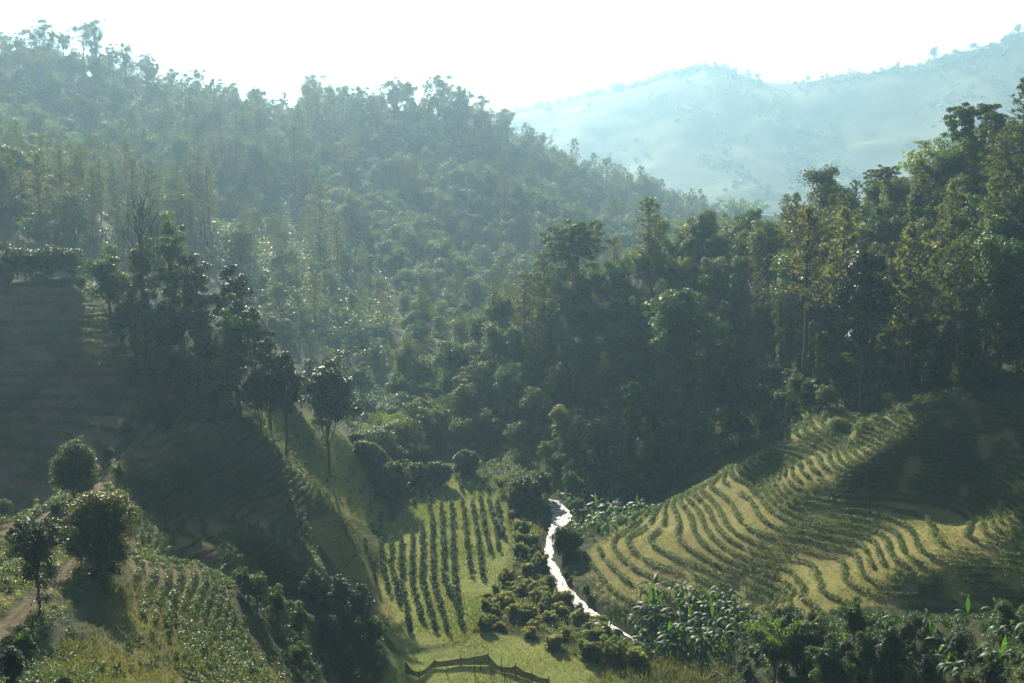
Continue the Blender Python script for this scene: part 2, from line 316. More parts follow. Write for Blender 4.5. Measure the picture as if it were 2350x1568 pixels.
def ground_mat():
    m, t, N, L = newmat('ground_cover')
    out = N('ShaderNodeOutputMaterial'); pb = N('ShaderNodeBsdfPrincipled'); pb.inputs['Roughness'].default_value = .9; pb.inputs['Specular IOR Level'].default_value = .1
    at = N('ShaderNodeAttribute'); at.attribute_name = 'cover'; sep = N('ShaderNodeSeparateColor'); L(at.outputs['Color'], sep.inputs[0])
    c = N('ShaderNodeTexCoord'); 
    def noise(s, d=6, r=.6, st=None):
        n = N('ShaderNodeTexNoise'); n.inputs['Scale'].default_value = s; n.inputs['Detail'].default_value = d; n.inputs['Roughness'].default_value = r
        if st: mp = N('ShaderNodeMapping'); mp.inputs['Scale'].default_value = st; L(c.outputs['Object'], mp.inputs[0]); L(mp.outputs[0], n.inputs['Vector'])
        else: L(c.outputs['Object'], n.inputs['Vector'])
        return n
    def ramp(src, a, b, p0=.35, p1=.65):
        r = N('ShaderNodeValToRGB'); r.color_ramp.elements[0].position = p0; r.color_ramp.elements[1].position = p1
        r.color_ramp.elements[0].color = (*a, 1); r.color_ramp.elements[1].color = (*b, 1); L(src, r.inputs[0]); return r.outputs[0]
    def mixc(f, a, b):
        x = N('ShaderNodeMix'); x.data_type = 'RGBA'; L(f, x.inputs[0]); L(a, x.inputs[6]); L(b, x.inputs[7]); return x.outputs[2]
    n1 = noise(.12); n2 = noise(1.1); n3 = noise(3.5, 8, .75)
    brush = mixc(n3.outputs[0], ramp(n1.outputs[0], (.035,.055,.018), (.075,.07,.03)), ramp(n2.outputs[0], (.02,.035,.012), (.055,.07,.024)))
    lawn = mixc(n2.outputs[0], ramp(n3.outputs[0], (.12,.19,.03), (.36,.37,.10), .42, .58), ramp(n1.outputs[0], (.18,.24,.05), (.29,.26,.10)))
    bank = mixc(n2.outputs[0], ramp(n3.outputs[0], (.11,.12,.03), (.35,.33,.10), .42, .58), ramp(n1.outputs[0], (.20,.15,.06), (.34,.31,.10)))
    soil = ramp(n3.outputs[0], (.14,.088,.055), (.30,.20,.13))
    col = mixc(sep.outputs[0], brush, lawn); col = mixc(sep.outputs[1], col, bank); col = mixc(sep.outputs[2], col, soil)
    L(col, pb.inputs['Base Color'])
    b = N('ShaderNodeBump'); b.inputs['Strength'].default_value = .9; b.inputs['Distance'].default_value = .5; L(n3.outputs[0], b.inputs['Height']); L(b.outputs[0], pb.inputs['Normal'])
    L(pb.outputs[0], out.inputs['Surface']); return m
M['ground'] = ground_mat()

# ---------------------------------------------------------------- the ground sheet
lawn_m = np.clip(mF + smoothmask([(900,1510),(1100,1440),(1230,1470),(1400,1540),(1480,1600),(860,1600)], (YY > 150) & (YY < 240)) + .85 * smoothmask([(560,950),(700,940),(790,990),(880,1130),(900,1230),(780,1180),(640,1090)], (YY > 240) & (YY < 310)), 0, 1)
bank_m = np.clip(mR + .55 * mM + .25 * mL + .45 * smoothmask([(250,1330),(480,1380),(640,1568),(640,1620),(100,1620),(250,1450)], YY < 175) + .8 * smoothmask([(700,1200),(760,1180),(900,1380),(930,1500),(860,1420)], (YY > 180) & (YY < 250)), 0, 1)
soil_m = np.clip(.8 * rut * (dT < 2.0) + .25 * track_m + .75 * mM * np.clip(fbm(XX, YY, 6) * 3 + .8, 0, 1) + .85 * mL * np.clip(fbm(XX, YY, 5) * 3 + .9, 0, 1) + .25 * mR * np.clip(fbm(XX, YY, 5) * 4, 0, 1), 0, 1)
nx, ny = len(GX), len(GY)
idx = np.arange(nx * ny).reshape(ny, nx)
quads = np.stack([idx[:-1, :-1], idx[:-1, 1:], idx[1:, 1:], idx[1:, :-1]], -1).reshape(-1, 4)
cov = np.stack([lawn_m, bank_m, soil_m, np.ones_like(lawn_m)], -1).reshape(-1, 4)
tag(obj('terrain', mesh('terrain', np.stack([XX, YY, Z], -1).reshape(-1, 3), [quads], M['ground'], smooth=True, attrs={'cover': cov})), kind='structure')
# ---------------------------------------------------------------- distant hills beyond the valley
def ridge_hill(name, prof, Y0, Y1, Y2, step, seed, base=0., rough=10., warp=0.):
    """A hill whose crest line runs at depth Y1 and follows the picture profile; it falls to BASE at Y0 and Y2."""
    px = np.array([p[0] for p in prof], float); py = np.array([p[1] for p in prof], float)
    cx_, _, cz_ = atY(px, py, Y1)
    x = np.arange(cx_[0], cx_[-1], step); y = np.arange(Y0, Y2, step); X, Yg = np.meshgrid(x, y)
    crest = np.interp(X, cx_, cz_)
    wv = warp * np.sin(X / 400 + seed)
    t = np.where(Yg < Y1 + wv, (Yg - Y0) / (Y1 + wv - Y0), (Y2 - Yg) / (Y2 - Y1 - wv)); t = np.clip(t, 0, 1)
    spur = fbm(X + seed * 100, Yg * .45 + seed * 31, (Y2-Y0)*.16, 5)
    h = base + (crest - base) * np.clip(t, 0, 1) ** (1.05) + spur * rough * 4 * np.clip(t * (1 - t) * 4, 0, 1) + fbm(X, Yg, step*2.5, 3) * step*.3
    i = np.arange(X.size).reshape(X.shape); q = np.stack([i[:-1, :-1], i[:-1, 1:], i[1:, 1:], i[1:, :-1]], -1).reshape(-1, 4)
    cv = np.stack([np.clip(fbm(X, Yg, step*7) * 1 + .05, 0, .25), np.clip(fbm(X + 900, Yg, step*10) * 1.5 - .1, 0, .35), np.zeros_like(X), np.ones_like(X)], -1).reshape(-1, 4)
    o = tag(obj(name, mesh(name, np.stack([X, Yg, h], -1).reshape(-1, 3), [q], M['ground'], smooth=True, attrs={'cover': cv})), kind='structure')
    def height(a, b):
        ii = np.clip(((a - x[0]) / step).astype(int), 0, len(x)-1); jj = np.clip(((b - y[0]) / step).astype(int), 0, len(y)-1)
        return h[jj, ii]
    return o, height
FARP = [(-600,420),(600,380),(900,330),(1140,262),(1250,238),(1330,214),(1480,184),(1560,158),(1630,142),(1680,158),(1740,180),(1830,190),(1900,178),(1960,172),(2060,158),(2150,133),(2250,108),(2350,66),(2450,30),(2700,0),(3000,20)]
far_hill, hF = ridge_hill('far_hill', FARP, 2300, 3300, 4200, 20, 1, -38, 20, 150)
FARTHEST = [(-900,300),(0,270),(500,290),(900,268),(1140,250),(1200,232),(1290,212),(1400,216),(1600,230),(2400,200),(3000,200)]
farther_hill, hG = ridge_hill('farther_hill', FARTHEST, 6100, 6600, 7200, 60, 4, -20, 10)
MIDP = [(1500,560),(1700,560),(1850,480),(1960,442),(2100,385),(2180,350),(2300,322),(2500,300),(2900,290)]
mid_hill, hM = ridge_hill('mid_hill', MIDP, 1600, 2800, 3350, 14, 9, -5, 7)
gp = np.array([[-12000,-3000,-40],[12000,-3000,-40],[12000,12000,-40],[-12000,12000,-40]], float)
tag(obj('ground', mesh('ground', gp, [np.array([[0,1,2,3]])], M['ground'], attrs={'cover': [[.2,.2,0,1]]*4})), kind='structure')

# ---------------------------------------------------------------- haze: the morning air of the valley
def haze():
    m, t, N, L = newmat('morning_air'); out = N('ShaderNodeOutputMaterial'); pv = N('ShaderNodeVolumePrincipled')
    pv.inputs['Color'].default_value = (.47, .76, 1.0, 1); pv.inputs['Density'].default_value = HAZE_D; pv.inputs['Anisotropy'].default_value = .54
    L(pv.outputs[0], out.inputs['Volume'])
    x0, x1, y0, y1, z0, z1 = -5500, 5500, -80, 7400, -41, HAZE_TOP
    V = [(x0,y0,z0),(x1,y0,z0),(x1,y1,z0),(x0,y1,z0),(x0,y0,z1),(x1,y0,z1),(x1,y1,z1),(x0,y1,z1)]
    F = [[0,3,2,1],[4,5,6,7],[0,1,5,4],[1,2,6,5],[2,3,7,6],[3,0,4,7]]
    tag(obj('haze', mesh('haze', V, [np.array(F)], m)), kind='stuff')
HAZE_D, HAZE_TOP = .00015, 800.
haze()
# ---------------------------------------------------------------- plant shapes
def rg(seed): return np.random.default_rng(seed)
def unit(v): return v / np.maximum(np.linalg.norm(v, axis=-1, keepdims=True), 1e-9)
def leafq(C, D, Nn, Ln, Wd, fold=.12):
    """Folded four-point leaves: centre, long axis, face normal, length, width."""
    C = np.asarray(C); D = unit(D); S = unit(np.cross(D, Nn)); Nn = np.cross(S, D)
    Ln = np.broadcast_to(Ln, (len(C),))[:, None]; Wd = np.broadcast_to(Wd, (len(C),))[:, None]
    V = np.stack([C - D*Ln/2, C + S*Wd/2 + Nn*Wd*fold - D*Ln*.05, C + D*Ln/2 - Nn*Ln*.08, C - S*Wd/2 + Nn*Wd*fold - D*Ln*.05], 1).reshape(-1, 3)
    return V, np.arange(len(V)).reshape(-1, 4)
def clumps(cent, rad, per, size, r, asp=.55, up=.6, droop=.35, flat=1.):
    """Leaves over small ellipsoidal clumps, thicker on their upper sides."""
    cent = np.asarray(cent); k = len(cent); rad = np.broadcast_to(rad, (k,))
    c = np.repeat(cent, per, 0); rr = np.repeat(rad, per)[:, None]
    d = unit(r.normal(size=(k*per, 3)) + np.array([0, 0, up]))
    p = c + d * rr * (r.random((k*per, 1)) ** .35) * np.array([1, 1, flat])
    ax = unit(r.normal(size=(k*per, 3)) * .8 + d * .5 - np.array([0, 0, droop]))
    nn = unit(d + r.normal(size=(k*per, 3)) * .28 + np.array([0, 0, .35]))
    s = size * (.65 + .7 * r.random(k*per))
    return leafq(p, ax, nn, s, s * asp)
def tube(path, rad, seg=7):
    path = np.asarray(path, float); rad = np.broadcast_to(np.asarray(rad, float), (len(path),))
    t = np.gradient(path, axis=0); t = unit(t); ref = np.array([1., .13, .07]); a = unit(np.cross(t, ref)); b = np.cross(t, a)
    an = np.arange(seg) / seg * 2 * np.pi
    V = (path[:, None] + rad[:, None, None] * (np.cos(an)[None, :, None] * a[:, None] + np.sin(an)[None, :, None] * b[:, None])).reshape(-1, 3)
    i = np.arange(len(path)-1)[:, None] * seg; j = np.arange(seg)[None]; j2 = (j + 1) % seg
    return V, np.stack([i+j, i+j2, i+seg+j2, i+seg+j], -1).reshape(-1, 4)
def join(lst):
    V = []; F = []; o = 0
    for v, f in lst: V.append(v); F.append(f + o); o += len(v)
    return np.concatenate(V), np.concatenate(F)
def bend(p0, p1, n=6, sag=0., wob=.0, r=None):
    t = np.linspace(0, 1, n)[:, None]; p = np.array(p0) * (1-t) + np.array(p1) * t; p[:, 2] += sag * np.sin(t[:, 0] * np.pi)
    if r is not None: p[1:-1] += r.normal(size=(n-2, 3)) * wob
    return p
PROTO = {}
def proto(key, crown, cmat, trunk=None, tmat='bark'):
    PROTO.setdefault(key, []).append((mesh(key + '_crown', crown[0], [crown[1]], M[cmat]), mesh(key + '_trunk', trunk[0], [trunk[1]], M[tmat], smooth=True) if trunk else None))
def broad(key, seed, h, w, mat='broad', base=.25, nc=46, per=120, leaf=.5, lobes=.35, tr=.03, tmat='bark', up=.6, vert=1., cl=1., asp=.6):
    """Broadleaf tree: trunk, limbs, and a crown of many leaf clumps with an uneven outline."""
    r = rg(seed); zc = h * (base + 1) / 2; rz = h * (1 - base) / 2 * vert
    d = unit(r.normal(size=(nc, 3)) + [0, 0, .25]); ph = r.random(4) * 6.28
    lob = 1 + lobes * (np.sin(3*np.arctan2(d[:,1], d[:,0]) + ph[0] + 3*d[:,2]) * .6 + np.sin(5*d[:,2] + ph[1]) * .4)
    q = r.random((nc, 1)) ** .38
    c = d * q * lob[:, None] * np.array([w/2 * .82, w/2 * .82, rz * .86]) + [0, 0, zc]
    cr = clumps(c, w * cl * (.10 + .08 * r.random(nc)), per, leaf, r, asp=asp, up=up, flat=.8)
    top = np.array([r.normal()*.05*w, r.normal()*.05*w, h*.72]); tp = bend((0,0,-.6), top, 8, 0, w*.012, r)
    T = [tube(tp, np.linspace(h*tr, h*tr*.3, 8))]
    for k in r.choice(nc, min(12, nc), False):
        s = tp[r.integers(2, 6)]; T.append(tube(bend(s, c[k], 5, .03*h, w*.015, r), np.linspace(h*tr*.4, h*tr*.1, 5), 5))
    proto(key, cr, mat, join(T), tmat)
def pine(key, seed, h, w, base=.35, mat='pine', nb=50, leaf=.62, pw=3.6):
    """Pine: bare straight trunk, whorled limbs that end in upturned needle tufts, ragged open top."""
    r = rg(seed); T = [tube(bend((0,0,-.6), (r.normal()*.3, r.normal()*.3, h*.97), 9, 0, .08, r), np.linspace(h*.016, h*.004, 9))]
    cc = []; cw = []
    for k in range(nb):
        f = (k + r.random()) / nb; z = h * (base + (1-base) * f); L_ = w/2 * (1 - f**pw) ** .6 * (.55 + .6*r.random()) * (.65 + .35*min(1, f*4)) + .35
        a = k * 2.4 + r.normal()*.4; e = np.array([math.cos(a)*L_, math.sin(a)*L_, z + L_*(.05 + .3*f)]); s = np.array([0,0,z-.1*L_])
        T.append(tube(bend(s, e, 4, -.04*L_), np.linspace(.09, .03, 4), 4))
        for t in np.arange(.35, 1.01, .22 if L_ > 1.2 else .35):
            cc.append(s*(1-t) + e*t + r.normal(size=3)*.28); cw.append(.42 + .30*r.random())
    cc = np.array(cc); cw = np.array(cw); per = 17
    c = np.repeat(cc, per, 0); d = unit(r.normal(size=(len(c), 3)) + [0, 0, .75]); rr = np.repeat(cw, per)[:, None]
    cr = leafq(c + d*rr*.55, d, unit(r.normal(size=(len(c), 3))), rr[:, 0]*1.3*(leaf/.55), .17)
    proto(key, cr, mat, join(T))
def bamboo(key, seed, h, w, nculm=26):
    """Bamboo clump: many canes that rise together and arch over at their feathery tips."""
    r = rg(seed); T = []; P_ = []; D_ = []
    for k in range(nculm):
        a = r.random()*6.28; rr = w/2*(.35 + .65*r.random()); H = h*(.7+.3*r.random()); n = 12; t = np.linspace(0, 1, n)
        x = .12*w*r.random()*np.cos(a) + rr*np.cos(a)*t**2.6; y = .12*w*r.random()*np.sin(a) + rr*np.sin(a)*t**2.6; z = H*(t - .20*t**4) - .4
        p = np.stack([x, y, z], 1); T.append(tube(p, np.linspace(.06, .02, n), 4))
        for _ in range(130):
            u = .35 + .65*r.random()**.8; q = np.array([np.interp(u, t, p[:, i]) for i in range(3)]); s = .25 + .9*math.sin(math.pi*min(1, (u-.3)*1.05+.1))
            o = r.normal(size=3)*[.5, .5, .28]*s; P_.append(q + o); D_.append([o[0]*1.2 + .5*math.cos(a), o[1]*1.2 + .5*math.sin(a), -.65])
    P_ = np.array(P_); D_ = np.array(D_); cr = leafq(P_, D_ + r.normal(size=P_.shape)*.25, unit(r.normal(size=P_.shape)*.6 + [0,0,1]), .75*(.6+.7*r.random(len(P_))), .2)
    proto(key, cr, 'bamboo', join(T))
def umbrella(key, seed, h, w, mat='broad', layers=4, base=.55, per=110, tmat='bark', leaf=.48):
    """Flat-topped tree: forked limbs carrying thin spreading layers of foliage."""
    r = rg(seed); T = [tube(bend((0,0,-.6), (0,0,h*.5), 6, 0, .12, r), np.linspace(h*.022, h*.014, 6))]; cc = []
    for l in range(layers):
        z = h*(base + (.97-base)*(l+.5)/layers); W = w/2*(.65 + .35*math.sin(math.pi*(l+.8)/layers)); off = r.normal(size=2)*w*.08
        for k in range(6):
            a = k*1.05 + r.random()*.9 + l; e = np.array([off[0]+math.cos(a)*W*.9, off[1]+math.sin(a)*W*.9, z + r.normal()*.25])
            T.append(tube(bend((0,0,h*.42), e, 6, .05*h, .1, r), np.linspace(h*.007, h*.002, 6), 5))
            for t in np.arange(.3, 1.08, .13): cc.append([off[0]+math.cos(a)*W*t + r.normal()*.8, off[1]+math.sin(a)*W*t + r.normal()*.8, z + r.normal()*.06*h*.8 + .05*h*(1-t*t)])
    cr = clumps(cc, w*.075, per, leaf, r, asp=.5, up=.4, flat=.55)
    proto(key, cr, mat, join(T), tmat)
def draped(key, seed, h, w):
    """A dead or smothered trunk hung with creepers: a ragged leafy pillar with side lobes."""
    r = rg(seed); n = 60; z = h*(.05 + .93*r.random(n)**.9); wob = np.interp(z/h, [0,.3,.6,.85,1], [.5,.28,.45,.6,.25])*w
    a = r.random(n)*6.28; q = r.random(n)**.6; c = np.stack([np.cos(a)*wob*q*.8, np.sin(a)*wob*q*.8, z], 1)
    cr = clumps(c, w*.13 + .1, 90, .45, r, asp=.7, up=.5, droop=.8, flat=1.4)
    T = [tube(bend((0,0,-.6), (r.normal()*.4, r.normal()*.4, h*.98), 8, 0, .15, r), np.linspace(h*.022, h*.006, 8))]
    proto(key, cr, 'jungle', join(T))
def banana(key, seed, h, nl=9):
    """Banana plant: a stout stalk and long arching, partly torn blades; the newest stands upright."""
    r = rg(seed); V = []; F = []; o = 0; sh = h*.45
    for k in range(nl):
        a = k*2.39 + r.normal()*.3; L_ = h*(.72+.22*r.random()); W = .38*(.85+.3*r.random()); n = 11; t = np.linspace(0, 1, n)
        el = R((84 if seed % 4 == 1 else 60) if k < 1 else 66 - 6.5*k + r.normal()*9); curl = ((.15 if seed % 4 == 1 else 1.1) if k < 1 else 1.35 + .14*k)
        ang = el - curl*t*1.25; ds = L_/n; rad = np.cumsum(np.cos(ang))*ds; zz = sh*(.92+.1*r.random()) + np.cumsum(np.sin(ang))*ds
        c = np.stack([np.cos(a)*rad, np.sin(a)*rad, zz], 1); side = np.array([-math.sin(a), math.cos(a), 0])
        nrm = np.stack([-np.sin(ang)*math.cos(a), -np.sin(ang)*math.sin(a), np.cos(ang)], 1)
        w = W*np.clip(np.sin(np.pi*np.clip((t-.14)/.86, 0, 1)**.75), .06, 1)*(1+.25*r.normal(size=n)*(k > 1)); w[:2] = .05; dr = w*(.35 + .4*(k > 3))
        row = np.stack([c + side*w[:, None] - nrm*dr[:, None], c + nrm*.02, c - side*w[:, None] - nrm*dr[:, None]], 1).reshape(-1, 3)
        for i in range(n-1):
            for j in range(2): F.append([o+i*3+j, o+i*3+j+1, o+i*3+j+4, o+i*3+j+3])
        V.append(row); o += len(row)
    T = tube(bend((0,0,-.4), (r.normal()*.1, r.normal()*.1, sh), 5), np.linspace(h*.04, h*.022, 5))
    proto(key, (np.concatenate(V), np.array(F)), 'banana', T, 'stalk')
def shrub(key, seed, h, w, mat='coffee', nc=16, per=34, leaf=.24, cone=.5):
    r = rg(seed); z = h*(.12 + .8*r.random(nc)); a = r.random(nc)*6.28; q = r.random(nc)**.5 * w/2 * (1 - cone*(z/h)**1.5)
    c = np.stack([np.cos(a)*q*.75, np.sin(a)*q*.75, z], 1); cr = clumps(c, w*.17, per, leaf, r, asp=.5, up=.5)
    proto(key, cr, mat, tube(bend((0,0,-.3), (0,0,h*.8), 4), np.linspace(.05, .02, 4), 5))
def dead(key, seed, h):
    r = rg(seed); T = [tube(bend((0,0,-.5), (.3,.1,h), 9, 0, .12, r), np.linspace(.42, .09, 9))]
    for k in range(16):
        f = .42 + .55*k/16; a = k*2.4; L_ = h*.34*(1.2-f)+1.2; s = np.array([0,0,h*f]); e = s + [math.cos(a)*L_*.6, math.sin(a)*L_*.6, L_*1.05]
        b = bend(s, e, 6, -.12*L_, .08, r); T.append(tube(b, np.linspace(.17, .06, 6), 5))
        for m in (2, 3, 4):
            e2 = b[m] + np.array([r.normal()*.5, r.normal()*.5, .9])*L_*.35; T.append(tube(bend(b[m], e2, 4, 0, .04, r), np.linspace(.08, .04, 4), 4))
    V, F = join(T); PROTO.setdefault(key, []).append((None, mesh(key+'_trunk', V, [F], M['bark'], smooth=True)))
def palm(key, seed, h):
    r = rg(seed); V = []; F = []; o = 0; P_ = []; D_ = []; N_ = []
    for k in range(16):
        a = k*.39*6.28; el = R(70 - 5.5*k); L_ = 3.0; t = np.linspace(.1, 1, 16); ang = el - 1.3*t
        rad = np.cumsum(np.cos(ang))*L_/16; zz = h + np.cumsum(np.sin(ang))*L_/16
        for i in range(16):
            for s in (-1, 1):
                P_.append([math.cos(a)*rad[i] - s*math.sin(a)*.3, math.sin(a)*rad[i] + s*math.cos(a)*.3, zz[i]-.12]); D_.append([math.cos(a)*.5 - s*math.sin(a), math.sin(a)*.5 + s*math.cos(a), -.5]); N_.append([0,0,1])
    proto(key, leafq(np.array(P_), np.array(D_), np.array(N_, float), .9, .12), 'broad', tube(bend((0,0,-.5),(.2,0,h), 6), np.linspace(.22,.14,6)))
for s in range(5): broad('broadleaf_tree', 10+s, 13+1.2*s, 9+.9*s, base=.2, nc=30, per=200, leaf=.5, cl=1.45)
for s in range(3): broad('glossy_tree', 30+s, 11+1.5*s, 8.5+s, mat='jungle', base=.12, nc=34, per=180, leaf=.48, asp=.75, cl=1.3)
for s in range(4): pine('pine_tree', 50+s, 19+1.5*s, 7.5+.6*s, base=.34+.04*s)
for s in range(2): pine('leafy_pine', 60+s, 17+2*s, 8.5, base=.16, nb=60, mat='sunpine')
for s in range(3): broad('ridge_pine', 66+s, 20+2*s, 9+s, mat='pine', base=.46+.05*s, nc=30, per=120, leaf=.55, lobes=.4, tr=.012, cl=.95, asp=.35)
for s in range(3): bamboo('bamboo_clump', 70+s, 11+1.2*s, 10+s)
for s in range(2): umbrella('umbrella_tree', 80+s, 15, 13, layers=3+s)
for s in range(3): draped('creeper_tree', 90+s, 13+3*s, 4.2+.5*s)
for s in range(4): banana('banana_plant', 100+s, 4.6+.5*s)
for s in range(5): shrub('orchard_shrub', 110+s, 2.3, 1.7)
for s in range(3): shrub('slope_shrub', 120+s, 1.3, 1.3, nc=9, per=24, leaf=.2, cone=.3)
for s in range(3): broad('giant_tree', 160+s, 25+2*s, 15+s, mat='jungle', base=.18, nc=64, per=230, leaf=.55, lobes=.35, cl=1.05, asp=.65, tr=.02)
broad('round_tree', 131, 5.2, 6.6, mat='gold', base=-.05, nc=130, per=140, leaf=.34, lobes=.06, tr=.03, up=.9); broad('round_tree', 132, 5.6, 6.0, mat='gold', base=-.05, nc=130, per=140, leaf=.34, lobes=.08, tr=.03, up=.9)
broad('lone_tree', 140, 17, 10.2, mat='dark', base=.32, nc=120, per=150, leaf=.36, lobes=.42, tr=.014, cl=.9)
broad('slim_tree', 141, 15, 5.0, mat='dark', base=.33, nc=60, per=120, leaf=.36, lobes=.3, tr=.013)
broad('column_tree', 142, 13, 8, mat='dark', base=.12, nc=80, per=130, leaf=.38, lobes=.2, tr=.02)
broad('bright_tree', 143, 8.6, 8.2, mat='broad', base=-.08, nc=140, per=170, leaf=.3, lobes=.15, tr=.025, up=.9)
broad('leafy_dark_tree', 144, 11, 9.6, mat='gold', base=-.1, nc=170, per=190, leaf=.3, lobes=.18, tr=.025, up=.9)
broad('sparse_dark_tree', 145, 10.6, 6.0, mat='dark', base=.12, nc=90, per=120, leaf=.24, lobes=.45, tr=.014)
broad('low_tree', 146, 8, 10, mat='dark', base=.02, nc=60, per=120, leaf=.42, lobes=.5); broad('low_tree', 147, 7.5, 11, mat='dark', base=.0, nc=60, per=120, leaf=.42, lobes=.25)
dead('bare_tree', 150, 20); palm('palm_tree', 155, 6)

for s in range(3): broad('olive_bush', 170+s, 11, 13, mat='olive', base=-.1, nc=50, per=130, leaf=1.2, lobes=.4, cl=1.1, asp=.4, tr=.02)

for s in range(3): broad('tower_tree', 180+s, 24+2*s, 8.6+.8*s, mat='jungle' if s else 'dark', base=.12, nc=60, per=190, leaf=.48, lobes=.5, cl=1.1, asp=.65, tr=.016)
# ---------------------------------------------------------------- placing things
ORD = ['zeroth','first','second','third','fourth','fifth','sixth','seventh','eighth','ninth','tenth','eleventh','twelfth','thirteenth','fourteenth','fifteenth','sixteenth','seventeenth','eighteenth','nineteenth','twentieth']
def ordn(n):
    if n <= 20: return ORD[n]
    return {2: 'twenty-', 3: 'thirty-', 4: 'forty-', 5: 'fifty-', 6: 'sixty-'}[n // 10] + ORD[n % 10] if n % 10 else {3: 'thirtieth', 4: 'fortieth', 5: 'fiftieth', 6: 'sixtieth'}[n // 10]
rnd = random.Random(5)
NAME = {'glossy_tree': 'jungle_tree', 'leafy_pine': 'pine_tree', 'ridge_pine': 'pine_tree', 'slope_shrub': 'small_bush', 'orchard_shrub': 'coffee_shrub', 'lone_tree': 'broadleaf_tree', 'slim_tree': 'broadleaf_tree',
        'column_tree': 'broadleaf_tree', 'bright_tree': 'broadleaf_tree', 'leafy_dark_tree': 'broadleaf_tree', 'sparse_dark_tree': 'broadleaf_tree', 'low_tree': 'broadleaf_tree', 'round_tree': 'orchard_tree', 'giant_tree': 'jungle_tree', 'tower_tree': 'jungle_tree', 'olive_bush': 'riverside_shrub'}
CATS = {'riverside_shrub': 'shrub', 'small_bush': 'bush', 'banana_plant': 'banana plant', 'bamboo_clump': 'bamboo', 'coffee_shrub': 'shrub'}
LOT = []
def later(key, p, s, label, group, sz):
    LOT.append((s*24/proj(*p)[2], key, p, s, label, group, sz))
def place(key, p, s=1., label=None, group=None, rot=None, var=None, sz=None, tilt=0.):
    pr = PROTO[key]; a = pr[(rnd.randrange(len(pr)) if var is None else var) % len(pr)]; nm = NAME.get(key, key)
    o = bpy.data.objects.new(nm, None); link(o); o.location = p; o.rotation_euler = (tilt, 0, rnd.random()*6.28 if rot is None else rot)
    o.scale = (s, s, sz or s); o.empty_display_size = .1
    tag(o, label, CATS.get(nm, 'tree'), group)
    if a[0]: obj('crown' if key not in ('banana_plant',) else 'leaves', a[0], o)
    if a[1]: obj('trunk' if key != 'banana_plant' else 'stalk', a[1], o)
    return o
def at_px(key, px, py, hpx, label, group=None, Y=None, **k):
    if Y: Y = far_y(Y)
    """A plant whose foot is seen at (px, py) and which is HPX picture units tall."""
    p = hit(px, py) if Y is None else (atY(px, py, Y)[0], Y, float(gz(atY(px, py, Y)[0], Y)))
    d = proj(*p)[2]; h0 = max(v.co.z for v in PROTO[key][0][0 if PROTO[key][0][0] else 1].vertices)
    return place(key, p, hpx / FPX * d / h0 * 1.02, label, group, **k)
def scatter(poly, ylo, yhi, step, seed, prob=None, xr=(-460, 460)):
    r = rg(seed); X, Yg = np.meshgrid(np.arange(xr[0], xr[1], step), np.arange(ylo, yhi, step))
    X = (X + r.random(X.shape)*step*.95).ravel(); Yg = (Yg + r.random(Yg.shape)*step*.95).ravel(); z = gz(X, Yg)
    a, b, _ = proj(X, Yg, z); m = inpoly(a, b, poly) & (Yg >= ylo) & (Yg <= yhi) & (a > -160) & (a < 2500)
    if prob is not None: m &= r.random(len(X)) < prob(a, b, X, Yg)
    return X[m], Yg[m], z[m], a[m], b[m]

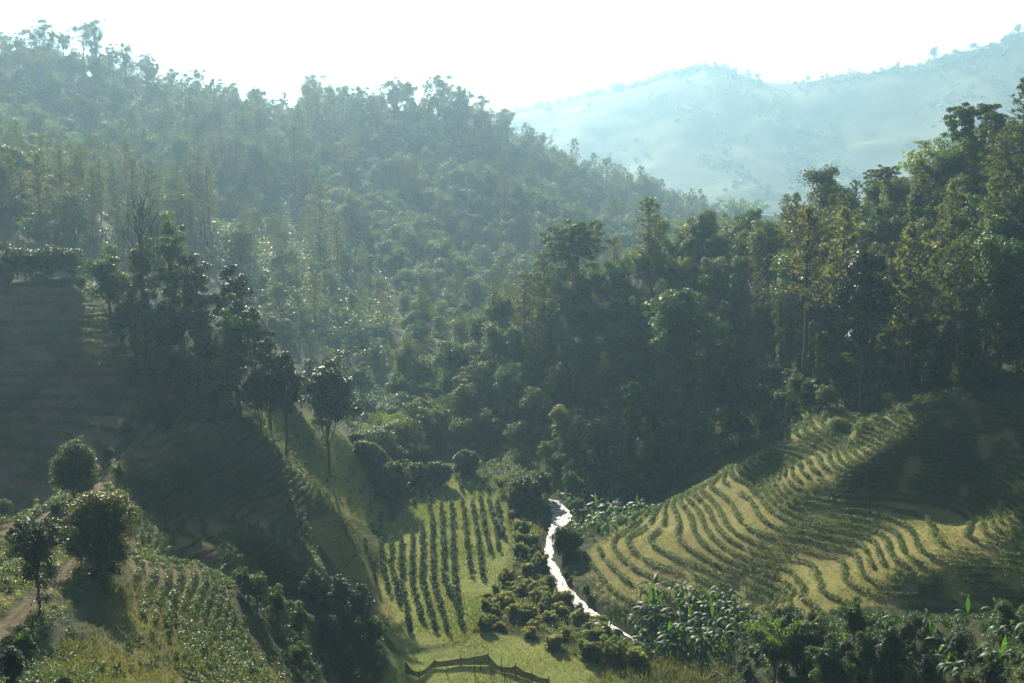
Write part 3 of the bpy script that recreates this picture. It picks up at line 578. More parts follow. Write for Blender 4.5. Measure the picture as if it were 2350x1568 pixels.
# --- wooded hill behind the valley
ZB = [(-170,150),(100,150),(300,190),(650,305),(950,285),(1300,390),(1680,500),(1800,590),(1500,650),(1250,720),(1050,830),(900,860),(780,800),(640,720),(520,620),(300,600),(-170,620)]
OPEN = [(450,470),(620,440),(760,520),(900,640),(900,860),(600,780),(500,640)]
def pb(a, b, X, Y):
    return np.where(inpoly(a, b, OPEN), .42, 1.)
X, Yg, z, a, b = scatter(ZB, 385, 1300, 12.5, 3, pb, xr=(-750, 750))
zone_n = {}
used_pine = 0
for i in range(len(X)):
    x, y, h, u, v = X[i], Yg[i], z[i], a[i], b[i]
    crest = v < np.interp(u, [0,300,650,950,1300,1650,1800], [250,265,365,350,450,545,600])
    rr = rnd.random(); s = (.75 + .45 * rnd.random()) * min(1.75, .85 + .5*(y-400)/300)
    if v > np.interp(u, [0,300,650,950,1300,1650,1800], [400,400,500,500,560,620,650]) + 400: continue
    if inpoly(np.array([u]), np.array([v]), OPEN)[0]:
        key = ['pine_tree', 'glossy_tree', 'broadleaf_tree'][int(rr*3)]; zn = 'standing alone on the hazy grassy slope of the back hill'; s *= .7
    elif crest and u < 1250:
        if rr < .55: key = 'ridge_pine' if rr < .35 else 'pine_tree'; s *= .68 if 330 < u < 680 else .85 if u > 680 else .68
        else: key = 'broadleaf_tree'; s *= .62
        zn = 'on the skyline crest of the back hill ' + ('at its high end' if u < 330 else 'where it dips' if u < 680 else 'on its middle summit')
    elif crest: key = 'bamboo_clump' if rr < .5 else 'pine_tree' if rr < .7 else 'broadleaf_tree'; zn = 'along the skyline running down towards the gap'; s *= .8
    elif y < 560 and u < 560: key = 'leafy_pine' if rr < .45 else 'pine_tree' if rr < .65 else 'broadleaf_tree'; zn = 'on the shoulder behind the shaded tea hill'
    elif 380 < u < 720 and v < 520: key = 'leafy_pine' if rr < .4 else 'pine_tree' if rr < .6 else 'broadleaf_tree' if rr < .9 else 'bamboo_clump'; zn = 'in the pine stand halfway up the back hill'
    elif u < 420: key = 'broadleaf_tree' if rr < .6 else 'bamboo_clump'; zn = 'in the dark hollow under the high end of the back hill'; s *= .85
    else: key = 'bamboo_clump' if rr < .28 else 'broadleaf_tree' if rr < .85 else 'glossy_tree' if rr < .93 else 'pine_tree'; zn = ('on the blue shaded face' if v > 480 else 'on the upper face') + ' of the back hill'; s *= .85
    kind = {'ridge_pine': 'tall bare-trunked pine', 'pine_tree': 'slender pine', 'leafy_pine': 'bushy full-crowned pine', 'broadleaf_tree': 'round-headed leafy tree', 'glossy_tree': 'pale-leaved tree', 'bamboo_clump': 'arching bamboo clump'}[key]
    later(key, (x, y, h-.3), s, f'{kind} {zn}', f'{kind}s {zn}', sz=s*(.9+.3*rnd.random()))
    zone_n[key] = zone_n.get(key, 0) + 1
# --- wooded slope on the right
ZR = [(860,1080),(925,870),(1150,760),(1300,660),(1500,590),(1700,545),(1900,515),(2050,455),(2200,385),(2350,325),(2500,280),(2560,930),(2250,920),(1935,935),(1900,900),(1640,800),(1480,890),(1300,950),(1180,1040),(1000,1040)]
X, Yg, z, a, b = scatter(ZR, 255, 430, 7.4, 11, xr=(-60, 250))
for i in range(len(X)):
    x, y, h, u, v = X[i], Yg[i], z[i], a[i], b[i]; rr = rnd.random(); s = .8 + .45*rnd.random()
    if y > 418: continue
    edge = v > np.interp(u, [1200,1640,1900,2250,2500], [900,800,820,840,850])
    if u < 1150: key = 'glossy_tree' if rr < .45 else 'broadleaf_tree' if rr < .8 else 'bamboo_clump'; s *= .8; zn = 'where the right-hand wood runs down to the valley floor'
    elif v < np.interp(u, [1150,1500,1900,2350], [760,680,600,440]):
        key = 'bamboo_clump' if rr < .4 else 'broadleaf_tree' if rr < .65 else 'pine_tree' if rr < .72 else 'glossy_tree' if rr < .9 else 'leafy_pine'; s *= .72 if u < 2050 else .6; zn = 'on the crest of the right-hand wood ' + ('above the gap' if u < 1900 else 'near its high end')
    elif u < 1640: key = 'glossy_tree' if rr < .3 else 'broadleaf_tree' if rr < .7 else 'bamboo_clump' if rr < .8 else 'pine_tree' if rr < .9 else 'creeper_tree'; s *= .7; zn = 'in the dim middle of the right-hand wood'
    elif edge: key = 'creeper_tree' if rr < .4 else 'glossy_tree' if rr < .8 else 'pine_tree'; s *= .8; zn = 'at the foot of the right-hand wood above the terraces'
    else: key = 'leafy_pine' if rr < .3 else 'pine_tree' if rr < .42 else 'glossy_tree' if rr < .72 else 'broadleaf_tree' if rr < .88 else 'creeper_tree'; s *= 1.0; zn = 'in the tall dark part of the right-hand wood'
    kind = {'pine_tree': 'slender pine', 'leafy_pine': 'bushy full-crowned pine', 'broadleaf_tree': 'round-headed leafy tree', 'glossy_tree': 'glossy-leaved tree', 'bamboo_clump': 'arching bamboo clump', 'creeper_tree': 'creeper-hung tree'}[key]
    later(key, (x, y, h-.3), s, f'{kind} {zn}', f'{kind}s {zn}', sz=s*(.85+.35*rnd.random()))
    zone_n[key] = zone_n.get(key, 0) + 1
# lower, brighter scrubby trees between the wood and the terraces
X, Yg, z, a, b = scatter([(1230,1040),(1300,960),(1480,900),(1640,810),(1920,890),(1930,935),(1760,990),(1480,1160),(1300,1150)], 270, 345, 5.6, 13, xr=(-10, 120))
for i in range(len(X)):
    rr = rnd.random(); key = 'glossy_tree' if rr < .65 else 'creeper_tree' if rr < .8 else 'bamboo_clump'; s = .32 + .22*rnd.random()
    kind = {'glossy_tree': 'low sunlit glossy-leaved tree', 'creeper_tree': 'small creeper-covered stump', 'bamboo_clump': 'small bamboo clump'}[key]; zn = 'on the scrubby bank between river and terraces'
    place(key, (X[i], Yg[i], z[i]-.2), s, f'{kind} {zn}', f'{kind}s {zn}')

# --- single trees one can point to
def one(key, px, py, hpx, label, **k): return at_px(key, px, py, hpx, label, **k)
for px, py, hp, lb in [(45,178,98,'first'),(75,176,104,'second'),(105,175,100,'third'),(125,176,92,'fourth'),(150,184,88,'fifth'),(195,196,118,'sixth'),(225,206,112,'seventh'),(262,212,92,'eighth'),(290,222,86,'ninth')]:
    one('ridge_pine', px, py+6, hp, f'{lb} tall pine from the left in the open row on the high skyline', group='pines in the open row on the high skyline', Y=541)
for px, py, hp, lb in [(648,330,78,'small pine alone in the dip of the skyline'),(722,322,118,'broad pine left of the middle summit'),(755,322,112,'thin pine beside the broad one left of the middle summit'),
                       (855,312,88,'pine rising just left of the tallest summit pines'),(905,306,118,'tallest dense pine on the middle summit'),(940,306,92,'pine leaning beside the tallest summit pine'),
                       (1008,318,118,'bare-trunked pine right of the bright gap on the summit'),(1060,326,128,'last tall open pine on the summit'),(1105,345,100,'pine where the summit begins to fall to the right'),(1240,395,88,'pine on the falling skyline'),(1300,420,100,'lower pine on the falling skyline')]:
    one('ridge_pine', px, py, hp, lb + ' of the back hill', Y=572)
one('leafy_pine', 735, 600, 168, 'big isolated pine standing above the sunlit dry patch on the hazy slope')
one('leafy_pine', 775, 610, 110, 'smaller pine beside the big isolated pine on the hazy slope')
one('leafy_pine', 480, 520, 125, 'pale sunlit pine at the right end of the pine stand')
one('pine_tree', 170, 560, 130, 'pine rising behind the low dark trees on the shaded tea hill')
one('leafy_pine', 95, 540, 170, 'big dense pine behind the shaded tea hill')
one('broadleaf_tree', 555, 620, 88, 'pale leafy tree right of the bare tree top', var=1)
one('glossy_tree', 828, 812, 88, 'small sunlit tree in the mist beyond the lone valley tree', Y=400)
one('umbrella_tree', 765, 815, 44, 'low flat-headed tree in the mist beyond the lone valley tree', Y=395)
one('glossy_tree', 705, 815, 66, 'small tree beside the flat-headed one in the mist', Y=392)
one('umbrella_tree', 2235, 425, 180, 'wide flat-topped tree against the pale hill on the right skyline', var=0)
one('umbrella_tree', 2022, 480, 100, 'smaller flat-topped tree lower on the right skyline', var=1)
one('umbrella_tree', 1316, 690, 178, 'slender layered tree at the left edge of the right-hand wood', var=1)
one('leafy_pine', 1488, 640, 185, 'dense dark pine rising at the gap end of the right-hand wood')
one('broadleaf_tree', 1890, 545, 130, 'round-headed tree on the right skyline beside the pale field', var=2)
one('bamboo_clump', 2130, 480, 130, 'bright bamboo below the flat-topped tree', var=0)
one('bamboo_clump', 2180, 450, 120, 'bright bamboo close under the flat-topped tree', var=1)
one('bamboo_clump', 1700, 560, 90, 'pale bamboo plumes on the right crest above the gap', var=2)
one('bamboo_clump', 1600, 590, 80, 'feathery bamboo at the lowest point of the right crest', var=1)
one('pine_tree', 1247, 800, 205, 'slim pine with a bare trunk in the left part of the right-hand wood')
one('pine_tree', 1205, 830, 190, 'thin pine left of the slim one in the right-hand wood')
one('giant_tree', 1560, 940, 275, 'tall pale-trunked tree with an open top in mid wood', var=3)
one('creeper_tree', 1448, 1060, 150, 'stump column wrapped in creeper above the banana bank', var=1)
one('slim_tree', 1975, 950, 370, 'very tall creeper-clad tree at the edge of the terraces')
one('pine_tree', 1845, 880, 330, 'tall pine at the lit edge of the right-hand wood')
one('leafy_pine', 2080, 880, 330, 'tall tufted pine in the dark wood above the terraces')
one('pine_tree', 2190, 900, 320, 'forked pale-trunked pine deep in the dark wood')
one('leafy_pine', 1930, 800, 290, 'broad tufted pine left of the creeper-wrapped trunk')
one('giant_tree', 2290, 860, 260, 'massive dark tree in the far right of the wood', var=2)
one('giant_tree', 2180, 870, 200, 'dark rounded tree low in the wood above the terrace top', var=0)
one('giant_tree', 2320, 700, 230, 'wide brownish tree below the high skyline', var=1)
one('broadleaf_tree', 1372, 1060, 100, 'rounded leafy bush-tree above the banana bank', var=0)
one('broadleaf_tree', 1295, 1040, 90, 'light green rounded tree left of the leafy bush-tree', var=2)
# left clump
for k, px, py, hp, lb, v in [('low_tree',10,668,92,'first low dark tree along the top of the shaded tea hill',0),('low_tree',60,668,84,'second low dark tree along the top of the shaded tea hill',1),
      ('low_tree',115,665,78,'third low dark tree along the top of the shaded tea hill',0),('low_tree',155,658,74,'last low dark tree along the top of the shaded tea hill',1)]:
    one(k, px, py, hp, lb, var=v, Y=279)
one('bare_tree', 335, 735, 285, 'bare branched dead tree rising above the dark clump')
for k, px, py, hp, lb, v in [('glossy_tree',255,735,170,'creeper-covered tree at the left end of the dark clump',0),('tower_tree',330,760,185,'creeper-covered tree around the foot of the dead tree',1),('tower_tree',400,790,215,'tall smothered tree in the middle of the dark clump',2),
      ('tower_tree',450,820,235,'tall smothered tree with the arching creeper in the dark clump',0),('column_tree',300,790,120,'dark rounded tree in front at the left of the clump',0),('column_tree',390,860,170,'dark leafy tree in front of the smothered trees',0),
      ('tower_tree',470,900,190,'grey-green tree in the lower middle of the clump',3),('umbrella_tree',362,840,130,'pale-stemmed tree with a flat pinkish top before the clump',0),('tower_tree',540,860,250,'tall dark tree at the right of the clump',0),
      ('tower_tree',585,900,190,'dark tree leaning over the valley right of the clump',0),('tower_tree',545,955,215,'spreading tree with bare lower stems beside the clump',1),('tower_tree',620,985,210,'column-shaped dark tree on the spur above the sunny slope',0),
      ('glossy_tree',500,960,150,'leafy tree low in the clump above the mound',1),('broadleaf_tree',430,940,120,'small tree at the foot of the clump',2),('bamboo_clump',455,950,80,'bright green bamboo spray at the foot of the clump',1),
      ('glossy_tree',360,980,70,'dark bush-like tree beside the cart track',0),('umbrella_tree',635,850,120,'open layered tree overhanging the mist on the right of the clump',1),('banana_plant',310,815,75,'large-leaved banana plant beside the pale-stemmed tree',0),
      ('slim_tree',600,985,130,'slim dark tree behind the column-shaped one',0)]:
    one(k, px, py, hp, lb, var=v)
one('slim_tree', 657, 1048, 240, 'thin-trunked tree leaning on the sunny spur left of the lone tree')
one('lone_tree', 757, 1082, 280, 'lone tall tree with a bare trunk on the sunny spur')
one('bright_tree', 172, 1138, 130, 'bright green round tree above the cart track on the left', sz=None)
one('leafy_dark_tree', 232, 1318, 200, 'big dark tree with golden top leaves beside the cart track')
one('sparse_dark_tree', 93, 1402, 232, 'dark airy tree with a thin trunk left of the cart track')
for i, (px, py, hp, lb) in enumerate([(892,1145,88,'largest round orchard tree at the upper end of the field'),(955,1122,62,'round orchard tree right of the largest one'),(1006,1115,58,'round orchard tree nearest the grass lane'),
      (985,1075,44,'round orchard tree at the back above the lane'),(905,1078,56,'yellow-topped round orchard tree'),(862,1092,62,'round orchard tree left of the yellow-topped one'),(945,1068,36,'small round orchard tree at the back of the group'),
      (838,1070,60,'round orchard tree against the foot of the sunny spur'),(925,1100,44,'half-hidden round orchard tree in the middle of the group'),(820,1035,44,'upper orchard tree behind the lone tree'),(1070,1092,58,'round tree alone on the mist side of the grass lane'),(878,1040,42,'hazy orchard tree behind the group')]):
    one('round_tree', px, py, hp, lb)
for px, py, hp, lb, k in [(1205,1170,72,'rounded shrub-tree left of the upper river','round_tree'),(1240,1140,56,'rounded shrub-tree behind the river bend','round_tree'),(1150,1130,40,'dry pale bush at the head of the field','bamboo_clump'),
      (1300,1275,66,'dark overhanging bush on the river bend','round_tree'),(1248,1185,52,'shrub leaning over the stream at its upper bend','glossy_tree'),(1325,1190,50,'bush on the far side of the upper pool','glossy_tree'),(1300,1335,30,'low bush on the right bank below the bend','glossy_tree'),(1345,1375,34,'leafy bush on the right bank by the lower stream','glossy_tree'),(1225,1290,40,'pale bush on the left bank at the bend','glossy_tree'),(1262,1360,40,'pale bush on the left bank below the bend','broadleaf_tree'),(1330,1420,38,'pale bush where the stream narrows','glossy_tree'),(1205,1240,50,'green bush left of the river','glossy_tree'),(1330,1140,46,'leafy bush above the river bananas','glossy_tree')]:
    one(k, px, py, hp, lb)
# ravine bushes lower middle left, and bottom right foreground
for px, py, hp, lb, k in [(590,1400,85,'creeper-topped bush at the head of the ravine','glossy_tree'),(640,1430,90,'glossy-leaved bush in the ravine','glossy_tree'),(690,1470,90,'small glossy bush low in the ravine','glossy_tree'),(720,1400,95,'dark leafy tree under the mound','column_tree'),
      (780,1420,105,'dark tree at the middle of the ravine','column_tree'),(830,1450,110,'dark tree at the lower mouth of the ravine','column_tree'),(855,1500,90,'leafy bush at the ravine mouth beside the net fence','glossy_tree'),(760,1500,90,'dark bush at the bottom of the ravine','column_tree'),
      (560,1370,70,'bush at the left edge of the ravine','glossy_tree'),(690,1540,70,'leafy bush low on the picture edge in the ravine','glossy_tree'),(800,1560,80,'spreading bush left of the net fence','glossy_tree'),
      (1780,1560,140,'feathery green bush right of the bananas','bamboo_clump'),(1850,1520,90,'fine-leaved bush below the lit terraces','round_tree'),(1960,1480,110,'bright yellow-green leafy bush below the lit terraces','glossy_tree'),(1900,1600,150,'glossy bush with brown leaves at the bottom edge','glossy_tree'),
      (2040,1560,120,'dark bush among the lower bananas','column_tree'),(1990,1530,80,'small leafy bush beside the lower bananas','glossy_tree'),(60,1530,90,'leafy bush beside the cart track at the bottom left','glossy_tree'),(30,1590,110,'dark bush in the bottom left corner','column_tree'),(150,1590,40,'yellow-leaved bush at the bottom left edge','glossy_tree')]:
    one(k, px, py, hp, lb)
X, Yg, z, a, b = scatter([(1175,1150),(1235,1160),(1225,1250),(1265,1350),(1380,1450),(1500,1530),(1350,1530),(1180,1460),(1090,1450),(1100,1400),(1180,1300)], 180, 310, 4.2, 15)
for i in range(len(X)):
    s = .16 + .18*rnd.random(); place('olive_bush', (X[i], Yg[i], z[i]-.4), s, 'pale leafy shrub on the near bank of the stream', 'shrubs on the near bank of the stream')
X, Yg, z, a, b = scatter([(1720,1420),(1900,1440),(2350,1460),(2420,1620),(1700,1620)], 95, 200, 5.0, 16)
for i in range(len(X)):
    place('column_tree' if rnd.random() < .6 else 'broadleaf_tree', (X[i], Yg[i], z[i]-.5), .22 + .16*rnd.random(), 'dark leafy bush in the gully at the bottom right', 'dark bushes in the gully at the bottom right')
X, Yg, z, a, b = scatter([(220,720),(420,780),(560,900),(640,990),(560,990),(440,940),(300,860)], 225, 262, 8.5, 17)
for i in range(len(X)):
    place('column_tree' if rnd.random() < .5 else 'glossy_tree', (X[i], Yg[i], z[i]-.5), .5 + .3*rnd.random(), 'dark tree filling the clump between tea hill and spur', 'dark trees filling the clump between tea hill and spur')
for px, py, hp, k, lb in [(20,664,36,'glossy_tree','low bush under the first dark tree on the tea hill crest'),(92,668,44,'broadleaf_tree','low bush under the third dark tree on the tea hill crest'),(140,668,30,'glossy_tree','small bush near the right end of the tea hill crest'),(188,676,46,'glossy_tree','ragged bush where the tea hill crest ends'),(-5,668,60,'broadleaf_tree','leafy tree at the left edge on the tea hill crest'),(250,1065,46,'glossy_tree','small bush above the bright round tree by the track'),(292,1015,52,'broadleaf_tree','leafy bush halfway up the track'),(335,965,60,'glossy_tree','dark bush at the top of the track'),(205,1140,40,'bamboo_clump','grassy plume bush where the track bends'),
      (385,1000,60,'column_tree','dark bush right of the top of the track'),(275,1110,48,'glossy_tree','bush between the track and the mound'),(30,1260,50,'column_tree','dark bush at the left edge below the tea hill'),(130,1190,34,'glossy_tree','low bush left of the bright round tree'),(10,1190,44,'glossy_tree','leafy bush at the left edge')]:
    one(k, px, py, hp, lb)
# bananas
def bananas(poly, ylo, yhi, n, seed, where, s0=1., sv=.35):
    s0 *= .86
    X, Y2, z, a, b = scatter(poly, ylo, yhi, 1.0, seed); r = rg(seed); q = r.permutation(len(X)); got = []
    for i in q:
        if len(got) >= n: break
        if all((X[i]-X[j])**2 + (Y2[i]-Y2[j])**2 > 2.1**2 for j in got):
            got.append(i); place('banana_plant', (X[i], Y2[i], z[i]-.1), s0*(1+sv*(rnd.random()-.5)*2), f'banana plant with long arching blades {where}', f'banana plants {where}')
bananas([(1310,1150),(1400,1120),(1480,1120),(1500,1180),(1420,1230),(1330,1240)], 240, 300, 34, 21, 'on the far bank of the river', .85)
bananas([(1540,1040),(1700,960),(1800,940),(1780,1000),(1600,1080)], 255, 320, 14, 22, 'on the bank above the terraces', .8)
bananas([(1450,1420),(1500,1370),(1680,1390),(1740,1440),(1700,1500),(1560,1510),(1450,1470)], 150, 240, 34, 23, 'in the big stand below the terraces', .95)
bananas([(1390,1470),(1520,1460),(1560,1510),(1420,1530)], 160, 220, 7, 24, 'beside the lower river', .95)
bananas([(1980,1450),(2350,1430),(2400,1620),(1900,1620),(1900,1520)], 95, 190, 26, 25, 'in the dark gully at the bottom right', .8)
bananas([(1700,900),(1900,860),(1980,920),(1800,950)], 280, 330, 7, 26, 'at the lit edge of the right-hand wood', .9)
place('palm_tree', hit(975, 530), .8, 'small palm on the shaded face of the back hill')

# --- far trees in the haze
def hit_h(px, py, hf, y0, y1):
    u, dy, dz = ray(px, py); Ys = np.arange(y0, y1, 6.); g = hf(u/dy*Ys, Ys); hh = CAM_Z + dz/dy*Ys; w = np.nonzero(hh <= g)[0]; k = w[0] if len(w) else int(np.argmin(hh-g))
    return (float(u/dy*Ys[k]), float(Ys[k]), float(g[k]))
q = lambda x, y: ((2696 + x/1.679)*.5737, (100 + y/1.679)*.5737)
for i, (x, y0_, y1_, k, lb) in enumerate([(230,205,240,'broadleaf_tree','on the left knoll'),(360,255,295,'broadleaf_tree','just right of the knoll'),(450,240,305,'ridge_pine','tallest right of the knoll'),(510,262,310,'broadleaf_tree','at the edge of the knoll'),
     (710,348,372,'broadleaf_tree','left of the saddle'),(840,340,380,'broadleaf_tree','in the bottom of the saddle'),(935,333,360,'umbrella_tree','first of the pair right of the saddle'),(965,328,355,'broadleaf_tree','second of the pair right of the saddle'),
     (1135,280,325,'ridge_pine','thin, rising from the wooded hump'),(1420,262,300,'broadleaf_tree','dense, on the long rise'),(1490,248,275,'umbrella_tree','sparse, on the long rise'),(1655,175,240,'broadleaf_tree','large rounded, on the rise to the right'),
     (1790,170,215,'umbrella_tree','spreading, beside the large rounded one'),(1905,140,195,'umbrella_tree','layered, higher up the rise'),(2020,138,175,'umbrella_tree','flat-topped, higher still'),(2110,98,140,'broadleaf_tree','near the high end'),(2190,45,100,'broadleaf_tree','large, near the high end'),(2245,35,80,'ridge_pine','topmost')]):
    px_, py_ = q(x, y1_); Yc = np.arange(2600, 4150, 12.); xc = (px_-1175)/FPX*Yc/.99; hc = hF(xc, Yc); kc = int(np.argmax((hc-CAM_Z)/Yc)); p = (float(xc[kc]), float(Yc[kc]), float(hc[kc])-3); d = proj(*p)[2]; h0 = max(v.co.z for v in PROTO[k][0][0].vertices)
    place(k, p, (y1_-y0_)/1.679*.5737/FPX*d/h0*1.2, f'pale far tree on the distant ridge, {lb}', 'trees on the distant ridge')
for i, (x, y0_, y1_, k, lb) in enumerate([(1150,870,1060,'pine_tree','tall faint pine far off in the haze above the gap'),(1520,790,930,'broadleaf_tree','faint tree right of the tall faint pine'),(1430,840,930,'broadleaf_tree','small faint tree left of its larger neighbour'),(1400,900,960,'low_tree','wide faint bush-tree on the hazy field'),
     (1650,740,840,'broadleaf_tree','faint tree higher on the hazy field'),(1750,680,800,'broadleaf_tree','faint tree beside the bright bamboo'),(550,1035,1170,'pine_tree','faint conical pine in the gap'),(612,1070,1170,'pine_tree','smaller faint pine in the gap'),(805,1030,1130,'broadleaf_tree','faint rounded tree in the gap'),(1005,1000,1060,'pine_tree','faint pine above the round-headed skyline tree'),(1110,1065,1090,'low_tree','tiny bush on the hazy field')]):
    px_, py_ = q(x, y1_); p = hit_h(px_, py_, hM, 1600, 3300); d = proj(*p)[2]; h0 = max(v.co.z for v in PROTO[k][0][0].vertices)
    place(k, p, (y1_-y0_)/1.679*.5737/FPX*d/h0*1.1, lb)

# --- the scattered forest: the largest of each kind in view as single trees, the small remainder as one wood
LOT.sort(key=lambda q_: -q_[0]); cnt = {}
for o_ in SC.objects:
    if o_.parent is None: b_ = o_.name.split('.')[0]; cnt[b_] = cnt.get(b_, 0) + 1
rest = {}
for _, key, p, s_, lb, gr, sz in LOT:
    nm = NAME.get(key, key); cnt[nm] = cnt.get(nm, 0) + 1
    if cnt[nm] <= 298: place(key, p, s_, lb, gr, sz=sz)
    else: rest.setdefault(key, []).append((p, s_, sz))
def wood():
    gt = bpy.data.node_groups.new('wood', 'GeometryNodeTree'); gt.interface.new_socket('Geometry', in_out='OUTPUT', socket_type='NodeSocketGeometry'); gt.interface.new_socket('Geometry', in_out='INPUT', socket_type='NodeSocketGeometry')
    Nn, Ll = gt.nodes.new, gt.links.new; gi = Nn('NodeGroupInput'); go = Nn('NodeGroupOutput'); jn = Nn('GeometryNodeJoinGeometry'); Ll(jn.outputs[0], go.inputs[0])
    V = []; A = []; k = 0
    for key, L_ in rest.items():
        for v_, (crown, trunk) in enumerate(PROTO[key]):
            mine = [q_ for i_, q_ in enumerate(L_) if i_ % len(PROTO[key]) == v_]
            if not mine or crown is None: continue
            src = next(o_ for o_ in SC.objects if o_.data == crown); k += 1
            for p, s_, sz in mine: V.append(p); A.append((s_, sz, rnd.random()*6.28, k))
            oi = Nn('GeometryNodeObjectInfo'); oi.inputs['Object'].default_value = src; oi.transform_space = 'ORIGINAL'; oi.inputs['As Instance'].default_value = True
            ip = Nn('GeometryNodeInstanceOnPoints'); Ll(gi.outputs[0], ip.inputs['Points']); Ll(oi.outputs['Geometry'], ip.inputs['Instance'])
            def att(nm_): a_ = Nn('GeometryNodeInputNamedAttribute'); a_.data_type = 'FLOAT'; a_.inputs['Name'].default_value = nm_; return a_.outputs['Attribute']
            cp = Nn('FunctionNodeCompare'); cp.data_type = 'FLOAT'; cp.operation = 'EQUAL'; Ll(att('which'), cp.inputs[0]); cp.inputs[1].default_value = k; cp.inputs['Epsilon'].default_value = .1; Ll(cp.outputs[0], ip.inputs['Selection'])
            cx = Nn('ShaderNodeCombineXYZ'); Ll(att('wide'), cx.inputs[0]); Ll(att('wide'), cx.inputs[1]); Ll(att('tall'), cx.inputs[2]); Ll(cx.outputs[0], ip.inputs['Scale'])
            rx_ = Nn('ShaderNodeCombineXYZ'); Ll(att('turn'), rx_.inputs[2]); Ll(rx_.outputs[0], ip.inputs['Rotation']); Ll(ip.outputs[0], jn.inputs[0])
    if not V: return
    me = bpy.data.meshes.new('distant_woodland'); me.from_pydata(V, [], []); A = np.array(A, np.float32)
    for i_, nm_ in enumerate(('wide', 'tall', 'turn', 'which')): me.attributes.new(nm_, 'FLOAT', 'POINT').data.foreach_set('value', np.ascontiguousarray(A[:, i_]))
    o = tag(obj('distant_woodland', me), 'hazy mass of smaller trees filling in the back hill forest', 'woodland', kind='stuff'); o.modifiers.new('wood', 'NODES').node_group = gt
    print('WOOD', len(V))
wood()

# --- orchard rows on the valley floor
def shrub_rows(rows, step, key, s0, lab, grp, jit=.25, skip=.05):
    for rn, (nm, line) in enumerate(rows):
        pl = np.array([hit(*p_)[:2] for p_ in line]); seg = np.hypot(*np.diff(pl, axis=0).T); cum = np.concatenate([[0], np.cumsum(seg)]); n = max(1, int(cum[-1]/step))
        order = np.arange(n) if pl[0][1] < pl[-1][1] else np.arange(n)[::-1]
        k = 0
        for j in order:
            if rnd.random() < skip: continue
            s_ = cum[-1]*(j+.5)/n; x = np.interp(s_, cum, pl[:, 0]) + rnd.uniform(-jit, jit)*.5; y = np.interp(s_, cum, pl[:, 1]) + rnd.uniform(-jit, jit); k += 1
            place(key, (x, y, float(gz(x, y))-.05), s0*(.75+.45*rnd.random()), lab(ordn(k), nm), grp)
cvt = lambda L_: [((1300 + x/1.679)*.5737, (1800 + y/1.679)*.5737) for x, y in L_]
LROW = ['outermost row left of the lane','seventh row left of the lane','sixth row left of the lane','fifth row left of the lane','fourth row left of the lane','third row left of the lane','second row left of the lane','first row left of the lane']
LL = [[(270,650),(345,900)],[(375,640),(385,800),(430,970)],[(450,620),(445,800),(500,1060)],[(515,600),(510,900),(575,1240)],[(590,560),(578,900),(655,1160)],[(655,520),(655,900),(740,1230)],[(720,420),(725,900),(825,1240)],[(785,390),(800,900),(905,1120)]]
L9 = [(850,370),(870,900),(920,1210)]
RR = [('first row right of the lane',[(925,370),(950,600),(980,860)]),('second row right of the lane',[(990,370),(1035,650),(1055,880)]),('third row right of the lane',[(1045,340),(1072,550),(1112,700)]),('fourth row right of the lane',[(1100,350),(1148,550),(1165,690)]),('fifth row right of the lane',[(1155,370),(1192,600)])]
rows = [(n_, cvt(l)) for n_, l in zip(LROW, LL)] + [('row touching the lane on its left', cvt(L9))] + [(n_, cvt(l)) for n_, l in RR]
rows += [('left one of the detached back rows', cvt([(580,240),(600,380)])), ('middle one of the detached back rows', cvt([(645,250),(655,330)])), ('right one of the detached back rows', cvt([(700,300),(705,430)])),
         ('first short row beyond the lane', cvt([(908,210),(918,290)])), ('second short row beyond the lane', cvt([(960,180),(975,290)])), ('third short row beyond the lane', cvt([(1028,215),(1040,280)])), ('fourth short row beyond the lane', cvt([(1080,220),(1100,300)]))]
shrub_rows(rows, 2.0, 'orchard_shrub', .88, lambda o_, nm: f'coffee shrub {o_} from the near end, {nm}', 'coffee shrubs planted in rows on the field')
X, Yg, z, a, b = scatter([(590,960),(700,960),(780,1020),(870,1160),(890,1230),(800,1190),(660,1080)], 240, 305, 3.0, 31)
for i in range(min(len(X), 150)):
    place('slope_shrub', (X[i], Yg[i], z[i]-.05), .7+.6*rnd.random(), 'small coffee shrub scattered on the sunny spur', 'coffee shrubs on the sunny spur')
X, Yg, z, a, b = scatter([(430,1400),(560,1420),(640,1568),(200,1568),(280,1480)], 100, 175, 3.0, 32)
for i in range(min(len(X), 110)):
    place('slope_shrub', (X[i], Yg[i], z[i]-.05), .6+.5*rnd.random(), 'small round bush on the dry grass slope at the bottom', 'bushes on the dry grass slope')

